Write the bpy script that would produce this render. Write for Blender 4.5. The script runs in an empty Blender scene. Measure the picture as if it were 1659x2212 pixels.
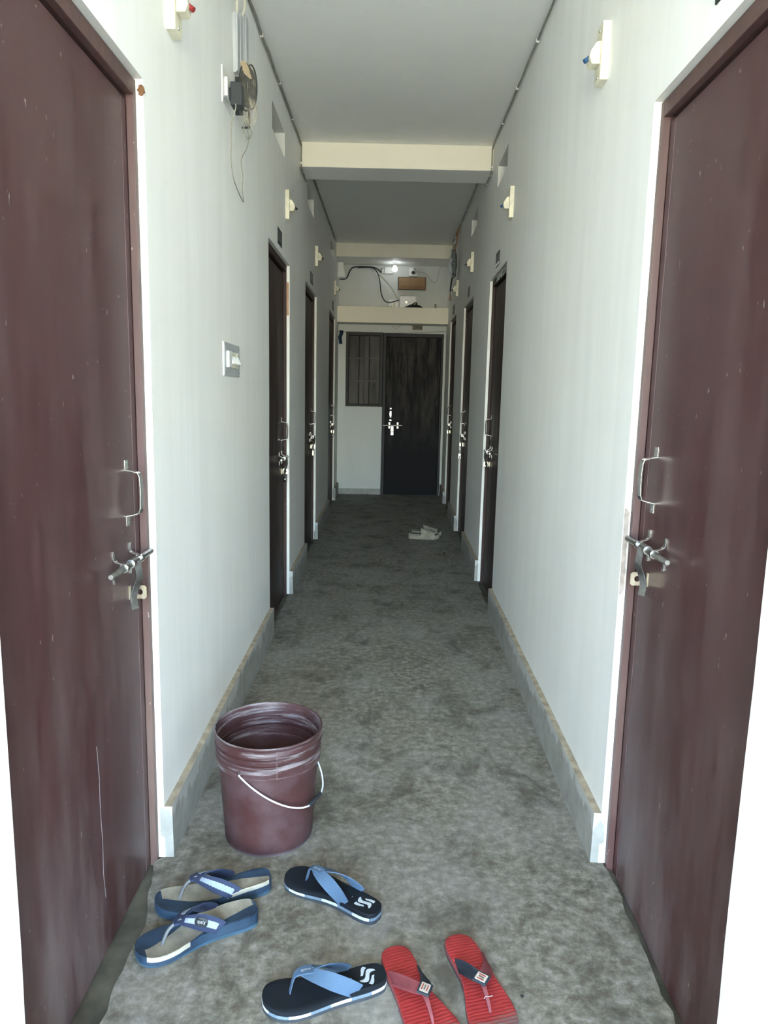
import bpy, bmesh, math, random
from mathutils import Vector, Matrix, noise

random.seed(7)
S = bpy.context.scene
COL = S.collection
PI = math.pi

# ------------------------------------------------------------------ camera
CF, CP, CYAW, CR = 1572.39, 0.15924, -0.004564, 0.02132      # focal length in px of a 1659 px wide frame, pitch, yaw, roll
cam_d = bpy.data.cameras.new('camera')
cam_d.sensor_fit = 'HORIZONTAL'
cam_d.sensor_width = 36.0
cam_d.lens = CF / 1659.0 * 36.0
cam_d.clip_start = 0.02
cam = bpy.data.objects.new('camera', cam_d)
COL.objects.link(cam)
fw = Vector((-math.sin(CYAW) * math.cos(CP), math.cos(CYAW) * math.cos(CP), -math.sin(CP)))
r0 = Vector((math.cos(CYAW), math.sin(CYAW), 0))
u0 = r0.cross(fw)
rr = r0 * math.cos(CR) + u0 * math.sin(CR)
uu = u0 * math.cos(CR) - r0 * math.sin(CR)
cam.matrix_world = Matrix(((rr.x, uu.x, -fw.x, 0.5968), (rr.y, uu.y, -fw.y, 0.0), (rr.z, uu.z, -fw.z, 1.32), (0, 0, 0, 1)))
S.camera = cam

# ------------------------------------------------------------------ sky, sun, exposure
W = bpy.data.worlds.new('sky_world')
S.world = W
W.use_nodes = True
wn = W.node_tree.nodes
wl = W.node_tree.links
wn.clear()
w_out = wn.new('ShaderNodeOutputWorld')
w_bg = wn.new('ShaderNodeBackground')
w_sky = wn.new('ShaderNodeTexSky')
w_sky.sky_type = 'NISHITA'
w_sky.sun_disc = False
w_sky.sun_elevation = math.radians(62)
w_sky.sun_rotation = math.radians(150)
w_sky.air_density = 1.2
w_sky.dust_density = 0.8
w_sky.ozone_density = 2.5
w_mix = wn.new('ShaderNodeMix')
w_mix.data_type = 'RGBA'
w_mix.inputs[0].default_value = 0.0
w_mix.inputs[7].default_value = (3.2, 3.4, 3.5, 1)      # thin haze
wl.new(w_sky.outputs[0], w_mix.inputs[6])
wl.new(w_mix.outputs[2], w_bg.inputs[0])
w_bg.inputs[1].default_value = 1.0
wl.new(w_bg.outputs[0], w_out.inputs[0])

sun_d = bpy.data.lights.new('sun', 'SUN')
sun_d.energy = 4.8
sun_d.angle = 0.009
sun_d.color = (1.0, 0.94, 0.84)
sun = bpy.data.objects.new('sun', sun_d)
COL.objects.link(sun)
# light comes from high up, behind the camera and to its right; an unseen added canopy keeps it out of the passage
sdir = Vector((-0.40, 0.28, -0.87))
sun.rotation_euler = sdir.to_track_quat('-Z', 'Y').to_euler()

S.view_settings.view_transform = 'Standard'
S.view_settings.look = 'None'
S.view_settings.gamma = 1.0
S.view_settings.use_curve_mapping = False
S.view_settings.exposure = 3.22
try:
    S.cycles.use_denoising = True
    S.cycles.max_bounces = 8
    S.cycles.diffuse_bounces = 8
    S.cycles.use_adaptive_sampling = True
    S.cycles.use_guiding = True
    S.cycles.guiding_training_samples = 16
    S.cycles.adaptive_threshold = 0.11
    S.cycles.adaptive_min_samples = 20
    S.cycles.glossy_bounces = 2
    S.cycles.transparent_max_bounces = 12
    S.cycles.sample_clamp_indirect = 8.0
except Exception:
    pass

# ------------------------------------------------------------------ dimensions
XR0, RK = 1.2072, 0.01986          # right wall: x = XR0 + RK * y
def xr(y): return XR0 + RK * y
FRONT = -2.20                      # the passage opens to the yard here
END = 9.70                         # far wall
def cz(y): return 2.995 + 0.029 * (y - 5.24)
RANG = math.pi / 2 - math.atan(RK)

# ------------------------------------------------------------------ material helpers
MATS = {}
def nodes_of(name):
    m = bpy.data.materials.new(name)
    m.use_nodes = True
    nt = m.node_tree
    b = nt.nodes['Principled BSDF']
    return m, nt, nt.nodes, nt.links, b

def rgba(c): return (c[0], c[1], c[2], 1.0)

def tex_noise(N, L, vec, scale, detail=4, rough=0.55, dist=0.0):
    t = N.new('ShaderNodeTexNoise')
    t.inputs['Scale'].default_value = scale
    t.inputs['Detail'].default_value = detail
    t.inputs['Roughness'].default_value = rough
    t.inputs['Distortion'].default_value = dist
    L.new(vec, t.inputs['Vector'])
    return t.outputs['Fac']

def mapping(N, L, scale=(1, 1, 1), loc=(0, 0, 0), kind='Object'):
    tc = N.new('ShaderNodeTexCoord')
    mp = N.new('ShaderNodeMapping')
    mp.inputs['Scale'].default_value = scale
    mp.inputs['Location'].default_value = loc
    L.new(tc.outputs[kind], mp.inputs['Vector'])
    return mp.outputs['Vector']

def ramp(N, L, fac, stops):
    r = N.new('ShaderNodeValToRGB')
    e = r.color_ramp.elements
    e[0].position, e[0].color = stops[0][0], rgba(stops[0][1])
    e[1].position, e[1].color = stops[-1][0], rgba(stops[-1][1])
    for p, c in stops[1:-1]:
        x = e.new(p)
        x.color = rgba(c)
    L.new(fac, r.inputs[0])
    return r.outputs[0]

def frange(N, L, fac, a, b, lo=0.0, hi=1.0):
    r = N.new('ShaderNodeMapRange')
    r.inputs[1].default_value = a
    r.inputs[2].default_value = b
    r.inputs[3].default_value = lo
    r.inputs[4].default_value = hi
    L.new(fac, r.inputs[0])
    return r.outputs[0]

def mixc(N, L, fac, a, b, mode='MIX'):
    m = N.new('ShaderNodeMix')
    m.data_type = 'RGBA'
    m.blend_type = mode
    for sock, v in ((0, fac), (6, a), (7, b)):
        if isinstance(v, (int, float)):
            m.inputs[sock].default_value = v
        elif isinstance(v, tuple):
            m.inputs[sock].default_value = rgba(v)
        else:
            L.new(v, m.inputs[sock])
    return m.outputs[2]

def math_n(N, L, op, a, b):
    m = N.new('ShaderNodeMath')
    m.operation = op
    for i, v in enumerate((a, b)):
        if isinstance(v, (int, float)):
            m.inputs[i].default_value = v
        else:
            L.new(v, m.inputs[i])
    return m.outputs[0]

def bump(N, L, b, height, strength=0.2, dist=0.01):
    n = N.new('ShaderNodeBump')
    n.inputs['Strength'].default_value = strength
    n.inputs['Distance'].default_value = dist
    L.new(height, n.inputs['Height'])
    L.new(n.outputs[0], b.inputs['Normal'])

def plain(name, col, rough=0.5, metal=0.0, var=0.12, scale=30.0, bmp=0.0, spec=None, emit=0.0):
    """a plain paint/plastic/metal with a little procedural variation"""
    if name in MATS: return MATS[name]
    m, nt, N, L, b = nodes_of(name)
    v = mapping(N, L)
    n = tex_noise(N, L, v, scale, 3)
    c2 = tuple(max(0, x * (1 - 2 * var)) for x in col)
    c3 = tuple(min(1, x * (1 + var)) for x in col)
    L.new(ramp(N, L, n, [(0.3, c2), (0.7, c3)]), b.inputs['Base Color'])
    b.inputs['Roughness'].default_value = rough
    b.inputs['Metallic'].default_value = metal
    if spec is not None: b.inputs['Specular IOR Level'].default_value = spec
    if bmp: bump(N, L, b, n, bmp, 0.004)
    if emit:
        b.inputs['Emission Color'].default_value = rgba(col)
        b.inputs['Emission Strength'].default_value = emit
    MATS[name] = m
    return m

def plaster(name, base, warm, streak=0.5, grime=0.5):
    m, nt, N, L, b = nodes_of(name)
    v = mapping(N, L, (6.0, 6.0, 0.5))
    s = tex_noise(N, L, v, 1.6, 7, 0.62, 0.6)                       # vertical brush and wash streaks
    v2 = mapping(N, L, (1, 1, 1))
    big = tex_noise(N, L, v2, 1.1, 4, 0.6)
    fine = tex_noise(N, L, v2, 60, 4, 0.6)
    c = mixc(N, L, frange(N, L, s, 0.38, 0.78, 0, streak), base, tuple(x * 0.85 for x in base))
    c = mixc(N, L, frange(N, L, big, 0.45, 0.75, 0, grime), c, warm)
    spot = tex_noise(N, L, mapping(N, L, (7, 7, 3), (3, 1, 2)), 2.6, 6, 0.62)
    c = mixc(N, L, frange(N, L, spot, 0.70, 0.76, 0, 0.4), c, tuple(x * 0.55 for x in warm))
    L.new(c, b.inputs['Base Color'])
    b.inputs['Roughness'].default_value = 0.62
    bump(N, L, b, fine, 0.16, 0.003)
    return m

M_WALL = plaster('wall_paint', (0.86, 0.865, 0.845), (0.80, 0.775, 0.70), 0.5, 0.4)
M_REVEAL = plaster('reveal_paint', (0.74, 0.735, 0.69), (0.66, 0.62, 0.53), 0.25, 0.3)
M_CEIL = plaster('ceiling_paint', (0.86, 0.86, 0.83), (0.80, 0.78, 0.71), 0.2, 0.35)
M_CREAM = plaster('cream_paint', (0.86, 0.81, 0.67), (0.78, 0.71, 0.55), 0.15, 0.3)
M_OUT = plain('yard_concrete', (0.52, 0.455, 0.31), 0.9, 0, 0.12, 2.0)
M_OUTW = plain('facade_paint', (0.66, 0.65, 0.60), 0.8, 0, 0.05, 3.0)

def concrete_floor():
    m, nt, N, L, b = nodes_of('worn_concrete')
    v = mapping(N, L)
    a = tex_noise(N, L, v, 2.2, 8, 0.68)
    st = tex_noise(N, L, mapping(N, L, (1.3, 1, 1), (5, 2, 0)), 4.4, 8, 0.72, 0.4)
    mott = tex_noise(N, L, v, 34, 7, 0.74)
    fine = tex_noise(N, L, v, 130, 3, 0.6)
    c = ramp(N, L, mott, [(0.30, (0.072, 0.062, 0.044)), (0.48, (0.165, 0.150, 0.118)), (0.66, (0.30, 0.285, 0.245))])
    c = mixc(N, L, frange(N, L, a, 0.44, 0.70, 0, 0.55), c, (0.29, 0.285, 0.262))
    c = mixc(N, L, frange(N, L, st, 0.50, 0.64, 0, 0.72), c, (0.060, 0.051, 0.036))
    c = mixc(N, L, frange(N, L, fine, 0.68, 0.8, 0, 0.5), c, (0.28, 0.27, 0.25))
    L.new(c, b.inputs['Base Color'])
    L.new(frange(N, L, mott, 0.3, 0.7, 0.62, 0.85), b.inputs['Roughness'])
    b.inputs['Specular IOR Level'].default_value = 0.3
    bump(N, L, b, math_n(N, L, 'ADD', mott, math_n(N, L, 'MULTIPLY', fine, 0.4)), 0.35, 0.004)
    return m
M_FLOOR = concrete_floor()
M_SILL = plain('threshold_cement', (0.080, 0.074, 0.055), 0.75, 0, 0.28, 12.0, 0.1)

def skirting():
    m, nt, N, L, b = nodes_of('cement_skirting')
    v = mapping(N, L)
    n = tex_noise(N, L, v, 14, 6, 0.65)
    drip = tex_noise(N, L, mapping(N, L, (24, 24, 1.5)), 1.0, 5, 0.7)
    big = tex_noise(N, L, v, 2.3, 3, 0.6)
    sep = N.new('ShaderNodeSeparateXYZ')
    L.new(v, sep.inputs[0])
    c = ramp(N, L, n, [(0.3, (0.25, 0.25, 0.225)), (0.7, (0.37, 0.37, 0.34))])
    lvl = math_n(N, L, 'ADD', sep.outputs['Z'], math_n(N, L, 'ADD', math_n(N, L, 'MULTIPLY', math_n(N, L, 'SUBTRACT', drip, 0.5), 0.17), math_n(N, L, 'MULTIPLY', math_n(N, L, 'SUBTRACT', big, 0.5), 0.22)))
    c = mixc(N, L, frange(N, L, lvl, 0.126, 0.136, 0, 0.6), c, (0.56, 0.57, 0.56))   # wall paint that ran over it
    L.new(c, b.inputs['Base Color'])
    b.inputs['Roughness'].default_value = 0.7
    bump(N, L, b, n, 0.2, 0.003)
    return m
M_SKIRT = skirting()
M_LEDGE = plain('dusty_ledge', (0.36, 0.30, 0.215), 0.9, 0, 0.2, 25)

def door_paint(name, col, dust, dust_amt, rough, gloss_noise=0.12, spec=0.42):
    m, nt, N, L, b = nodes_of(name)
    v = mapping(N, L)
    grain = tex_noise(N, L, mapping(N, L, (14, 14, 0.7)), 2.0, 6, 0.65)
    speck = tex_noise(N, L, mapping(N, L, (70, 70, 34)), 1.0, 2, 0.5)
    big = tex_noise(N, L, mapping(N, L, (7, 7, 1.3)), 1.0, 7, 0.72)
    sep = N.new('ShaderNodeSeparateXYZ')
    L.new(v, sep.inputs[0])
    c = mixc(N, L, frange(N, L, grain, 0.3, 0.75), col, tuple(x * 0.72 for x in col))
    low = frange(N, L, sep.outputs['Z'], 0.0, 0.85, 0.75, 0.0)           # dust kicked up near the ground
    dm = math_n(N, L, 'MULTIPLY', frange(N, L, big, 0.42, 0.72), math_n(N, L, 'ADD', dust_amt, low))
    c = mixc(N, L, dm, c, dust)
    c = mixc(N, L, frange(N, L, speck, 0.735, 0.785, 0, 0.5), c, (0.50, 0.45, 0.42))
    L.new(c, b.inputs['Base Color'])
    L.new(frange(N, L, big, 0.3, 0.7, rough - gloss_noise, rough + gloss_noise), b.inputs['Roughness'])
    b.inputs['Specular IOR Level'].default_value = spec
    bump(N, L, b, grain, 0.06, 0.003)
    return m
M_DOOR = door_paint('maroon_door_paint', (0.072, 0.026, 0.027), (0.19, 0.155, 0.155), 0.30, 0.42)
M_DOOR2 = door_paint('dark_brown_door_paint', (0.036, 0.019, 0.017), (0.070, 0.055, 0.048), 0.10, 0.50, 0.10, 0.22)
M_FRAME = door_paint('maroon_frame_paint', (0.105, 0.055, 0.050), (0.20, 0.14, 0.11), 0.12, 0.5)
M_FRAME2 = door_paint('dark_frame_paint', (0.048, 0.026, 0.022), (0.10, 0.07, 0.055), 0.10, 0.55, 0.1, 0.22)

def scuffed():
    m, nt, N, L, b = nodes_of('scuffed_dark_wood')
    v = mapping(N, L)
    st = tex_noise(N, L, mapping(N, L, (16, 16, 1.8)), 1.0, 7, 0.75)
    pt = tex_noise(N, L, v, 9, 8, 0.75, 0.5)
    sep = N.new('ShaderNodeSeparateXYZ')
    L.new(v, sep.inputs[0])
    hi = frange(N, L, math_n(N, L, 'ADD', sep.outputs['Z'], math_n(N, L, 'MULTIPLY', pt, 0.9)), 0.95, 2.05, 0.0, 1.0)            # bare rubbed wood on the upper half only
    a = math_n(N, L, 'MULTIPLY', frange(N, L, st, 0.42, 0.72), hi)
    p = math_n(N, L, 'MULTIPLY', frange(N, L, pt, 0.50, 0.66), hi)
    c = mixc(N, L, a, (0.008, 0.008, 0.010), (0.105, 0.092, 0.083))
    c = mixc(N, L, math_n(N, L, 'MULTIPLY', p, 0.55), c, (0.012, 0.010, 0.010))
    L.new(c, b.inputs['Base Color'])
    b.inputs['Roughness'].default_value = 0.6
    b.inputs['Specular IOR Level'].default_value = 0.12
    bump(N, L, b, st, 0.1, 0.003)
    return m
M_SCUFF = scuffed()
M_SHUT = door_paint('rubbed_grey_shutter_wood', (0.070, 0.062, 0.056), (0.030, 0.026, 0.024), 0.75, 0.6)
M_ENDFRAME = plain('blackened_frame_wood', (0.012, 0.012, 0.014), 0.6, 0, 0.25, 30)

M_CHROME = plain('chrome', (0.62, 0.62, 0.60), 0.22, 1.0, 0.08, 60)
M_STEEL = plain('dull_steel', (0.40, 0.40, 0.39), 0.34, 1.0, 0.15, 60)
M_BRASS = plain('gold_plated_steel', (0.74, 0.68, 0.53), 0.30, 1.0, 0.06, 40)
M_BLACKM = plain('black_metal', (0.015, 0.015, 0.016), 0.5)
M_IVORY = plain('ivory_plastic', (0.74, 0.71, 0.56), 0.5, 0, 0.08, 30)
M_WHITEP = plain('white_plastic', (0.78, 0.78, 0.75), 0.4, 0, 0.04, 30)
M_GREYP = plain('grey_plastic', (0.45, 0.47, 0.48), 0.45, 0, 0.04, 30)
M_TRUNK = plain('grey_trunking_plastic', (0.46, 0.49, 0.51), 0.4, 0, 0.04, 20)
M_BLACKP = plain('black_plastic', (0.022, 0.026, 0.032), 0.42, 0, 0.1, 40)
M_CABLE = plain('grey_cable', (0.27, 0.265, 0.22), 0.6, 0, 0.15, 15)
M_CABLEB = plain('black_cable', (0.03, 0.034, 0.036), 0.5, 0, 0.1, 15)
M_CABLEY = plain('yellowed_wire', (0.36, 0.33, 0.20), 0.6, 0, 0.1, 15)
M_CABLEW = plain('white_cable', (0.60, 0.59, 0.50), 0.5, 0, 0.08, 15)
M_BLUEP = plain('blue_plastic', (0.03, 0.10, 0.22), 0.45)
M_REDP = plain('red_plastic', (0.30, 0.03, 0.03), 0.45)
M_PLATE = plain('dark_plate', (0.020, 0.024, 0.023), 0.5, 0, 0.1, 40)
M_PLATEM = plain('plate_print', (0.055, 0.065, 0.064), 0.4, 0, 0.1, 40)
M_GOLD = plain('gold_print', (0.26, 0.19, 0.05), 0.4, 0.2, 0.1, 60)
M_CARD = plain('brown_cardboard', (0.30, 0.185, 0.10), 0.85, 0, 0.10, 8)
M_CARDD = plain('dark_cardboard', (0.10, 0.095, 0.080), 0.85, 0, 0.10, 8)
M_TAPE = plain('brown_tape', (0.40, 0.20, 0.09), 0.5, 0, 0.12, 20)
M_CHIP = plain('bare_timber', (0.20, 0.115, 0.065), 0.85, 0, 0.2, 40)
M_CLOTHB = plain('blue_cloth', (0.012, 0.035, 0.075), 0.9, 0, 0.2, 40)
M_CLOTHK = plain('black_cloth', (0.020, 0.020, 0.019), 0.9, 0, 0.25, 50)
M_BUCKET_IN = None

def bucket_mat():
    m, nt, N, L, b = nodes_of('maroon_bucket_plastic')
    v = mapping(N, L)
    n = tex_noise(N, L, v, 9, 7, 0.7)
    sc = tex_noise(N, L, mapping(N, L, (4, 4, 60)), 1.5, 5, 0.7)
    sep = N.new('ShaderNodeSeparateXYZ')
    L.new(v, sep.inputs[0])
    c = mixc(N, L, frange(N, L, n, 0.45, 0.75, 0, 0.42), (0.056, 0.022, 0.022), (0.130, 0.095, 0.108))
    top = frange(N, L, sep.outputs['Z'], 0.238, 0.252, 0, 1)
    c = mixc(N, L, math_n(N, L, 'MULTIPLY', frange(N, L, sc, 0.50, 0.64, 0, 0.85), top), c, (0.26, 0.23, 0.235))
    c = mixc(N, L, frange(N, L, sep.outputs['Z'], 0.0, 0.012, 0.6, 0.0), c, (0.25, 0.23, 0.26))
    L.new(c, b.inputs['Base Color'])
    L.new(frange(N, L, n, 0.3, 0.7, 0.36, 0.55), b.inputs['Roughness'])
    return m
M_BUCKET = bucket_mat()

# ------------------------------------------------------------------ geometry helpers
class MB:
    """collects simple shapes; build() links them as one mesh object"""
    def __init__(self):
        self.v, self.f, self.mi = [], [], []
        self.cur = 0
    def add(self, vs, fs):
        o = len(self.v)
        self.v += [tuple(p) for p in vs]
        for f in fs:
            self.f.append(tuple(o + i for i in f))
            self.mi.append(self.cur)
        return self
    def box(self, a, b, M=None):
        x0, y0, z0 = (min(a[i], b[i]) for i in range(3))
        x1, y1, z1 = (max(a[i], b[i]) for i in range(3))
        vs = [Vector(p) for p in ((x0, y0, z0), (x1, y0, z0), (x1, y1, z0), (x0, y1, z0), (x0, y0, z1), (x1, y0, z1), (x1, y1, z1), (x0, y1, z1))]
        if M: vs = [M @ p for p in vs]
        return self.add(vs, [(0, 3, 2, 1), (4, 5, 6, 7), (0, 1, 5, 4), (1, 2, 6, 5), (2, 3, 7, 6), (3, 0, 4, 7)])
    def prism(self, poly, fn0, fn1):
        """poly of 2D points; fn0/fn1 map a 2D point to the two ends"""
        n = len(poly)
        vs = [fn0(p) for p in poly] + [fn1(p) for p in poly]
        fs = [tuple(range(n - 1, -1, -1)), tuple(range(n, 2 * n))]
        fs += [(i, (i + 1) % n, n + (i + 1) % n, n + i) for i in range(n)]
        return self.add(vs, fs)
    def tube(self, path, r, n=8, caps=True, closed=False):
        P = [Vector(p) for p in path]
        m = len(P)
        rs = r if isinstance(r, (list, tuple)) else [r] * m
        vs, fs = [], []
        up = None
        for i, p in enumerate(P):
            if closed:
                t = (P[(i + 1) % m] - P[i - 1])
            else:
                t = P[min(i + 1, m - 1)] - P[max(i - 1, 0)]
            if t.length < 1e-9: t = Vector((0, 0, 1))
            t.normalize()
            if up is None:
                up = Vector((0, 0, 1)) if abs(t.z) < 0.9 else Vector((1, 0, 0))
            up = (up - t * up.dot(t))
            if up.length < 1e-6: up = t.orthogonal()
            up.normalize()
            s = t.cross(up)
            for k in range(n):
                a = 2 * PI * k / n
                vs.append(p + (up * math.cos(a) + s * math.sin(a)) * rs[i])
        segs = m if closed else m - 1
        for i in range(segs):
            j = (i + 1) % m
            for k in range(n):
                k2 = (k + 1) % n
                fs.append((i * n + k, i * n + k2, j * n + k2, j * n + k))
        if caps and not closed:
            fs.append(tuple(range(n - 1, -1, -1)))
            fs.append(tuple((m - 1) * n + k for k in range(n)))
        return self.add(vs, fs)
    def lathe(self, prof, n=32, M=None, close_ends=False):
        vs, fs = [], []
        for (r, z) in prof:
            for k in range(n):
                a = 2 * PI * k / n
                p = Vector((r * math.cos(a), r * math.sin(a), z))
                vs.append(M @ p if M else p)
        for i in range(len(prof) - 1):
            for k in range(n):
                k2 = (k + 1) % n
                fs.append((i * n + k, i * n + k2, (i + 1) * n + k2, (i + 1) * n + k))
        if close_ends:
            fs.append(tuple(range(n - 1, -1, -1)))
            fs.append(tuple((len(prof) - 1) * n + k for k in range(n)))
        return self.add(vs, fs)
    def ribbon(self, path, wdir, ndir, width, thick):
        """flat strip swept along a path; wdir/ndir per point (or one for all)"""
        P = [Vector(p) for p in path]
        m = len(P)
        wd = [Vector(w) for w in wdir] if isinstance(wdir[0], (list, tuple, Vector)) else [Vector(wdir)] * m
        nd = [Vector(w) for w in ndir] if isinstance(ndir[0], (list, tuple, Vector)) else [Vector(ndir)] * m
        ws = width if isinstance(width, (list, tuple)) else [width] * m
        vs, fs = [], []
        for p, w, q, wi in zip(P, wd, nd, ws):
            w = w.normalized() * wi / 2
            q = q.normalized() * thick / 2
            vs += [p - w - q, p + w - q, p + w + q, p - w + q]
        for i in range(m - 1):
            for k in range(4):
                k2 = (k + 1) % 4
                fs.append((i * 4 + k, i * 4 + k2, i * 4 + 4 + k2, i * 4 + 4 + k))
        fs += [(3, 2, 1, 0), tuple((m - 1) * 4 + k for k in range(4))]
        return self.add(vs, fs)
    def strap(self, path, nrm_fn, axis, width, thick):
        """a flat bar bent in the plane perpendicular to axis"""
        P = [Vector(p) for p in path]
        nd = []
        for i in range(len(P)):
            t = (P[min(i + 1, len(P) - 1)] - P[max(i - 1, 0)]).normalized()
            nd.append(Vector(axis).cross(t))
        return self.ribbon(P, tuple(axis), nd, width, thick)
    def grid(self, fn, nu, nv):
        vs = [fn(i / nu, j / nv) for i in range(nu + 1) for j in range(nv + 1)]
        fs = []
        for i in range(nu):
            for j in range(nv):
                a = i * (nv + 1) + j
                fs.append((a, a + 1, a + nv + 2, a + nv + 1))
        return self.add(vs, fs)
    def build(self, name, mat, parent=None, smooth=False, bevel=0.0, sharp=40, kind=None):
        me = bpy.data.meshes.new(name)
        me.from_pydata(self.v, [], self.f)
        mats = mat if isinstance(mat, (list, tuple)) else [mat]
        for mm in mats: me.materials.append(mm)
        if len(mats) > 1:
            for p, i in zip(me.polygons, self.mi): p.material_index = i
        bm = bmesh.new()
        bm.from_mesh(me)
        bmesh.ops.recalc_face_normals(bm, faces=bm.faces)
        bm.to_mesh(me)
        bm.free()
        if smooth:
            for p in me.polygons: p.use_smooth = True
            try: me.set_sharp_from_angle(angle=math.radians(sharp))
            except Exception: pass
        o = bpy.data.objects.new(name, me)
        COL.objects.link(o)
        if parent is not None: o.parent = parent
        if bevel:
            md = o.modifiers.new('bevel', 'BEVEL')
            md.width = bevel
            md.segments = 2
            md.limit_method = 'ANGLE'
            md.angle_limit = math.radians(35)
        if kind: o['kind'] = kind
        return o

def tag(o, label, cat, group=None, kind=None):
    o['label'] = label
    o['category'] = cat
    if group: o['group'] = group
    if kind: o['kind'] = kind
    return o

def thing(name, loc, rz, label, cat, group=None, kind=None):
    o = bpy.data.objects.new(name, None)
    o.empty_display_size = 0.05
    COL.objects.link(o)
    o.location = loc
    o.rotation_euler = (0, 0, rz)
    return tag(o, label, cat, group, kind)

def smooth_path(pts, n=6):
    """Catmull-Rom through the points"""
    P = [Vector(p) for p in pts]
    out = []
    for i in range(len(P) - 1):
        p0, p1, p2, p3 = P[max(i - 1, 0)], P[i], P[i + 1], P[min(i + 2, len(P) - 1)]
        for k in range(n):
            t = k / n
            out.append(0.5 * ((2 * p1) + (p2 - p0) * t + (2 * p0 - 5 * p1 + 4 * p2 - p3) * t * t + (3 * p1 - p0 - 3 * p2 + p3) * t ** 3))
    out.append(P[-1])
    return out

def text_verts(txt, size):
    """2D triangles/ngons of a piece of lettering, centred, as (verts, faces)"""
    cu = bpy.data.curves.new('lettering', 'FONT')
    cu.body = txt
    cu.size = size
    cu.align_x = 'CENTER'
    cu.align_y = 'CENTER'
    cu.resolution_u = 2
    ob = bpy.data.objects.new('lettering', cu)
    COL.objects.link(ob)
    dg = bpy.context.evaluated_depsgraph_get()
    me = bpy.data.meshes.new_from_object(ob.evaluated_get(dg))
    vs = [(v.co.x, v.co.y) for v in me.vertices]
    fs = [tuple(p.vertices) for p in me.polygons]
    bpy.data.objects.remove(ob)
    bpy.data.curves.remove(cu)
    bpy.data.meshes.remove(me)
    return vs, fs

# ------------------------------------------------------------------ walls with openings
def make_wall(name, P, u0, u1, ztop, openings, back, label, mats):
    """P(u, n, z) -> world. openings: (u0, u1, z0, z1, depth). One mesh: face, reveals, back."""
    us = {u0, u1}
    zs = {0.0, 1.0}
    zmax = max(ztop(u0), ztop(u1)) + 0.02
    n = int((u1 - u0) / 0.22)
    cand = [u0 + (u1 - u0) * i / n for i in range(n + 1)]
    ed = [e for o in openings for e in o[:2]]
    us = sorted(set(ed) | {c for c in cand if all(abs(c - e) > 0.05 for e in ed)} | {u0, u1})
    ez = [e for o in openings for e in o[2:4]]
    nz = int(zmax / 0.12)
    candz = [zmax * i / nz for i in range(nz + 1)]
    zs = sorted(set(ez) | {c for c in candz if all(abs(c - e) > 0.03 for e in ez)} | {0.0, zmax})
    def op(i, j):
        uc, zc = (us[i] + us[i + 1]) / 2, (zs[j] + zs[j + 1]) / 2
        for o in openings:
            if o[0] < uc < o[1] and o[2] < zc < o[3]: return o
        return None
    mb = MB()
    idx = {}
    onedge = {}
    for o in openings:
        for i, u in enumerate(us):
            for j, z in enumerate(zs):
                if o[0] - 1e-6 <= u <= o[1] + 1e-6 and o[2] - 1e-6 <= z <= o[3] + 1e-6 and (abs(u - o[0]) < 1e-6 or abs(u - o[1]) < 1e-6 or abs(z - o[3]) < 1e-6 or abs(z - o[2]) < 1e-6):
                    onedge[(i, j)] = 1
    def vert(i, j, nn=0.0, jit=True):
        key = (i, j, round(nn, 4))
        if key in idx: return idx[key]
        u, z, q = us[i], zs[j], nn
        if nn == 0.0 and (i, j) in onedge:
            u += 0.0035 * noise.noise(Vector((us[i] * 9, zs[j] * 13, 1.7)))
            z += 0.0035 * noise.noise(Vector((us[i] * 11, zs[j] * 9, 7.3))) if zs[j] > 0.01 else 0
        if nn == 0.0: q += 0.002 * noise.noise(Vector((us[i] * 1.7, zs[j] * 1.3, 3.1)))
        mb.v.append(tuple(P(u, q, z)))
        idx[key] = len(mb.v) - 1
        return idx[key]
    def face(ids, mi):
        mb.f.append(tuple(ids)); mb.mi.append(mi)
    nu, nzz = len(us) - 1, len(zs) - 1
    for i in range(nu):
        for j in range(nzz):
            o = op(i, j)
            if o is None:
                face((vert(i, j), vert(i + 1, j), vert(i + 1, j + 1), vert(i, j + 1)), 0)
            else:
                d = -o[4]
                for (di, dj, a, b_) in ((-1, 0, (i, j), (i, j + 1)), (1, 0, (i + 1, j), (i + 1, j + 1)), (0, -1, (i, j), (i + 1, j)), (0, 1, (i, j + 1), (i + 1, j + 1))):
                    ii, jj = i + di, j + dj
                    if jj < 0: continue
                    if not (0 <= ii < nu and 0 <= jj < nzz) or op(ii, jj) is None:
                        face((vert(*a), vert(*b_), vert(b_[0], b_[1], d), vert(a[0], a[1], d)), 1)
                face((vert(i, j, d), vert(i + 1, j, d), vert(i + 1, j + 1, d), vert(i, j + 1, d)), 2)
    # outer back, top and ends close the wall against the light
    b4 = [P(u0, -back, 0), P(u1, -back, 0), P(u1, -back, zmax), P(u0, -back, zmax)]
    f4 = [P(u0, 0, 0), P(u1, 0, 0), P(u1, 0, zmax), P(u0, 0, zmax)]
    mb.cur = 0
    mb.add(b4, [(0, 1, 2, 3)])
    mb.add([f4[0], b4[0], b4[3], f4[3]], [(0, 1, 2, 3)])
    mb.add([f4[1], b4[1], b4[2], f4[2]], [(0, 1, 2, 3)])
    mb.add([f4[3], f4[2], b4[2], b4[3]], [(0, 1, 2, 3)])
    o = mb.build(name, mats)
    return tag(o, label, 'wall', kind='structure')

def PL(u, n, z): return Vector((n, u, z))
def PR(u, n, z): return Vector((xr(u) - n, u + n * RK, z))

M_DARK = plain('painted_dark_backing', (0.04, 0.04, 0.04), 0.9)  # backs of the recesses, coloured dark to stand in for unlit space behind
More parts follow.
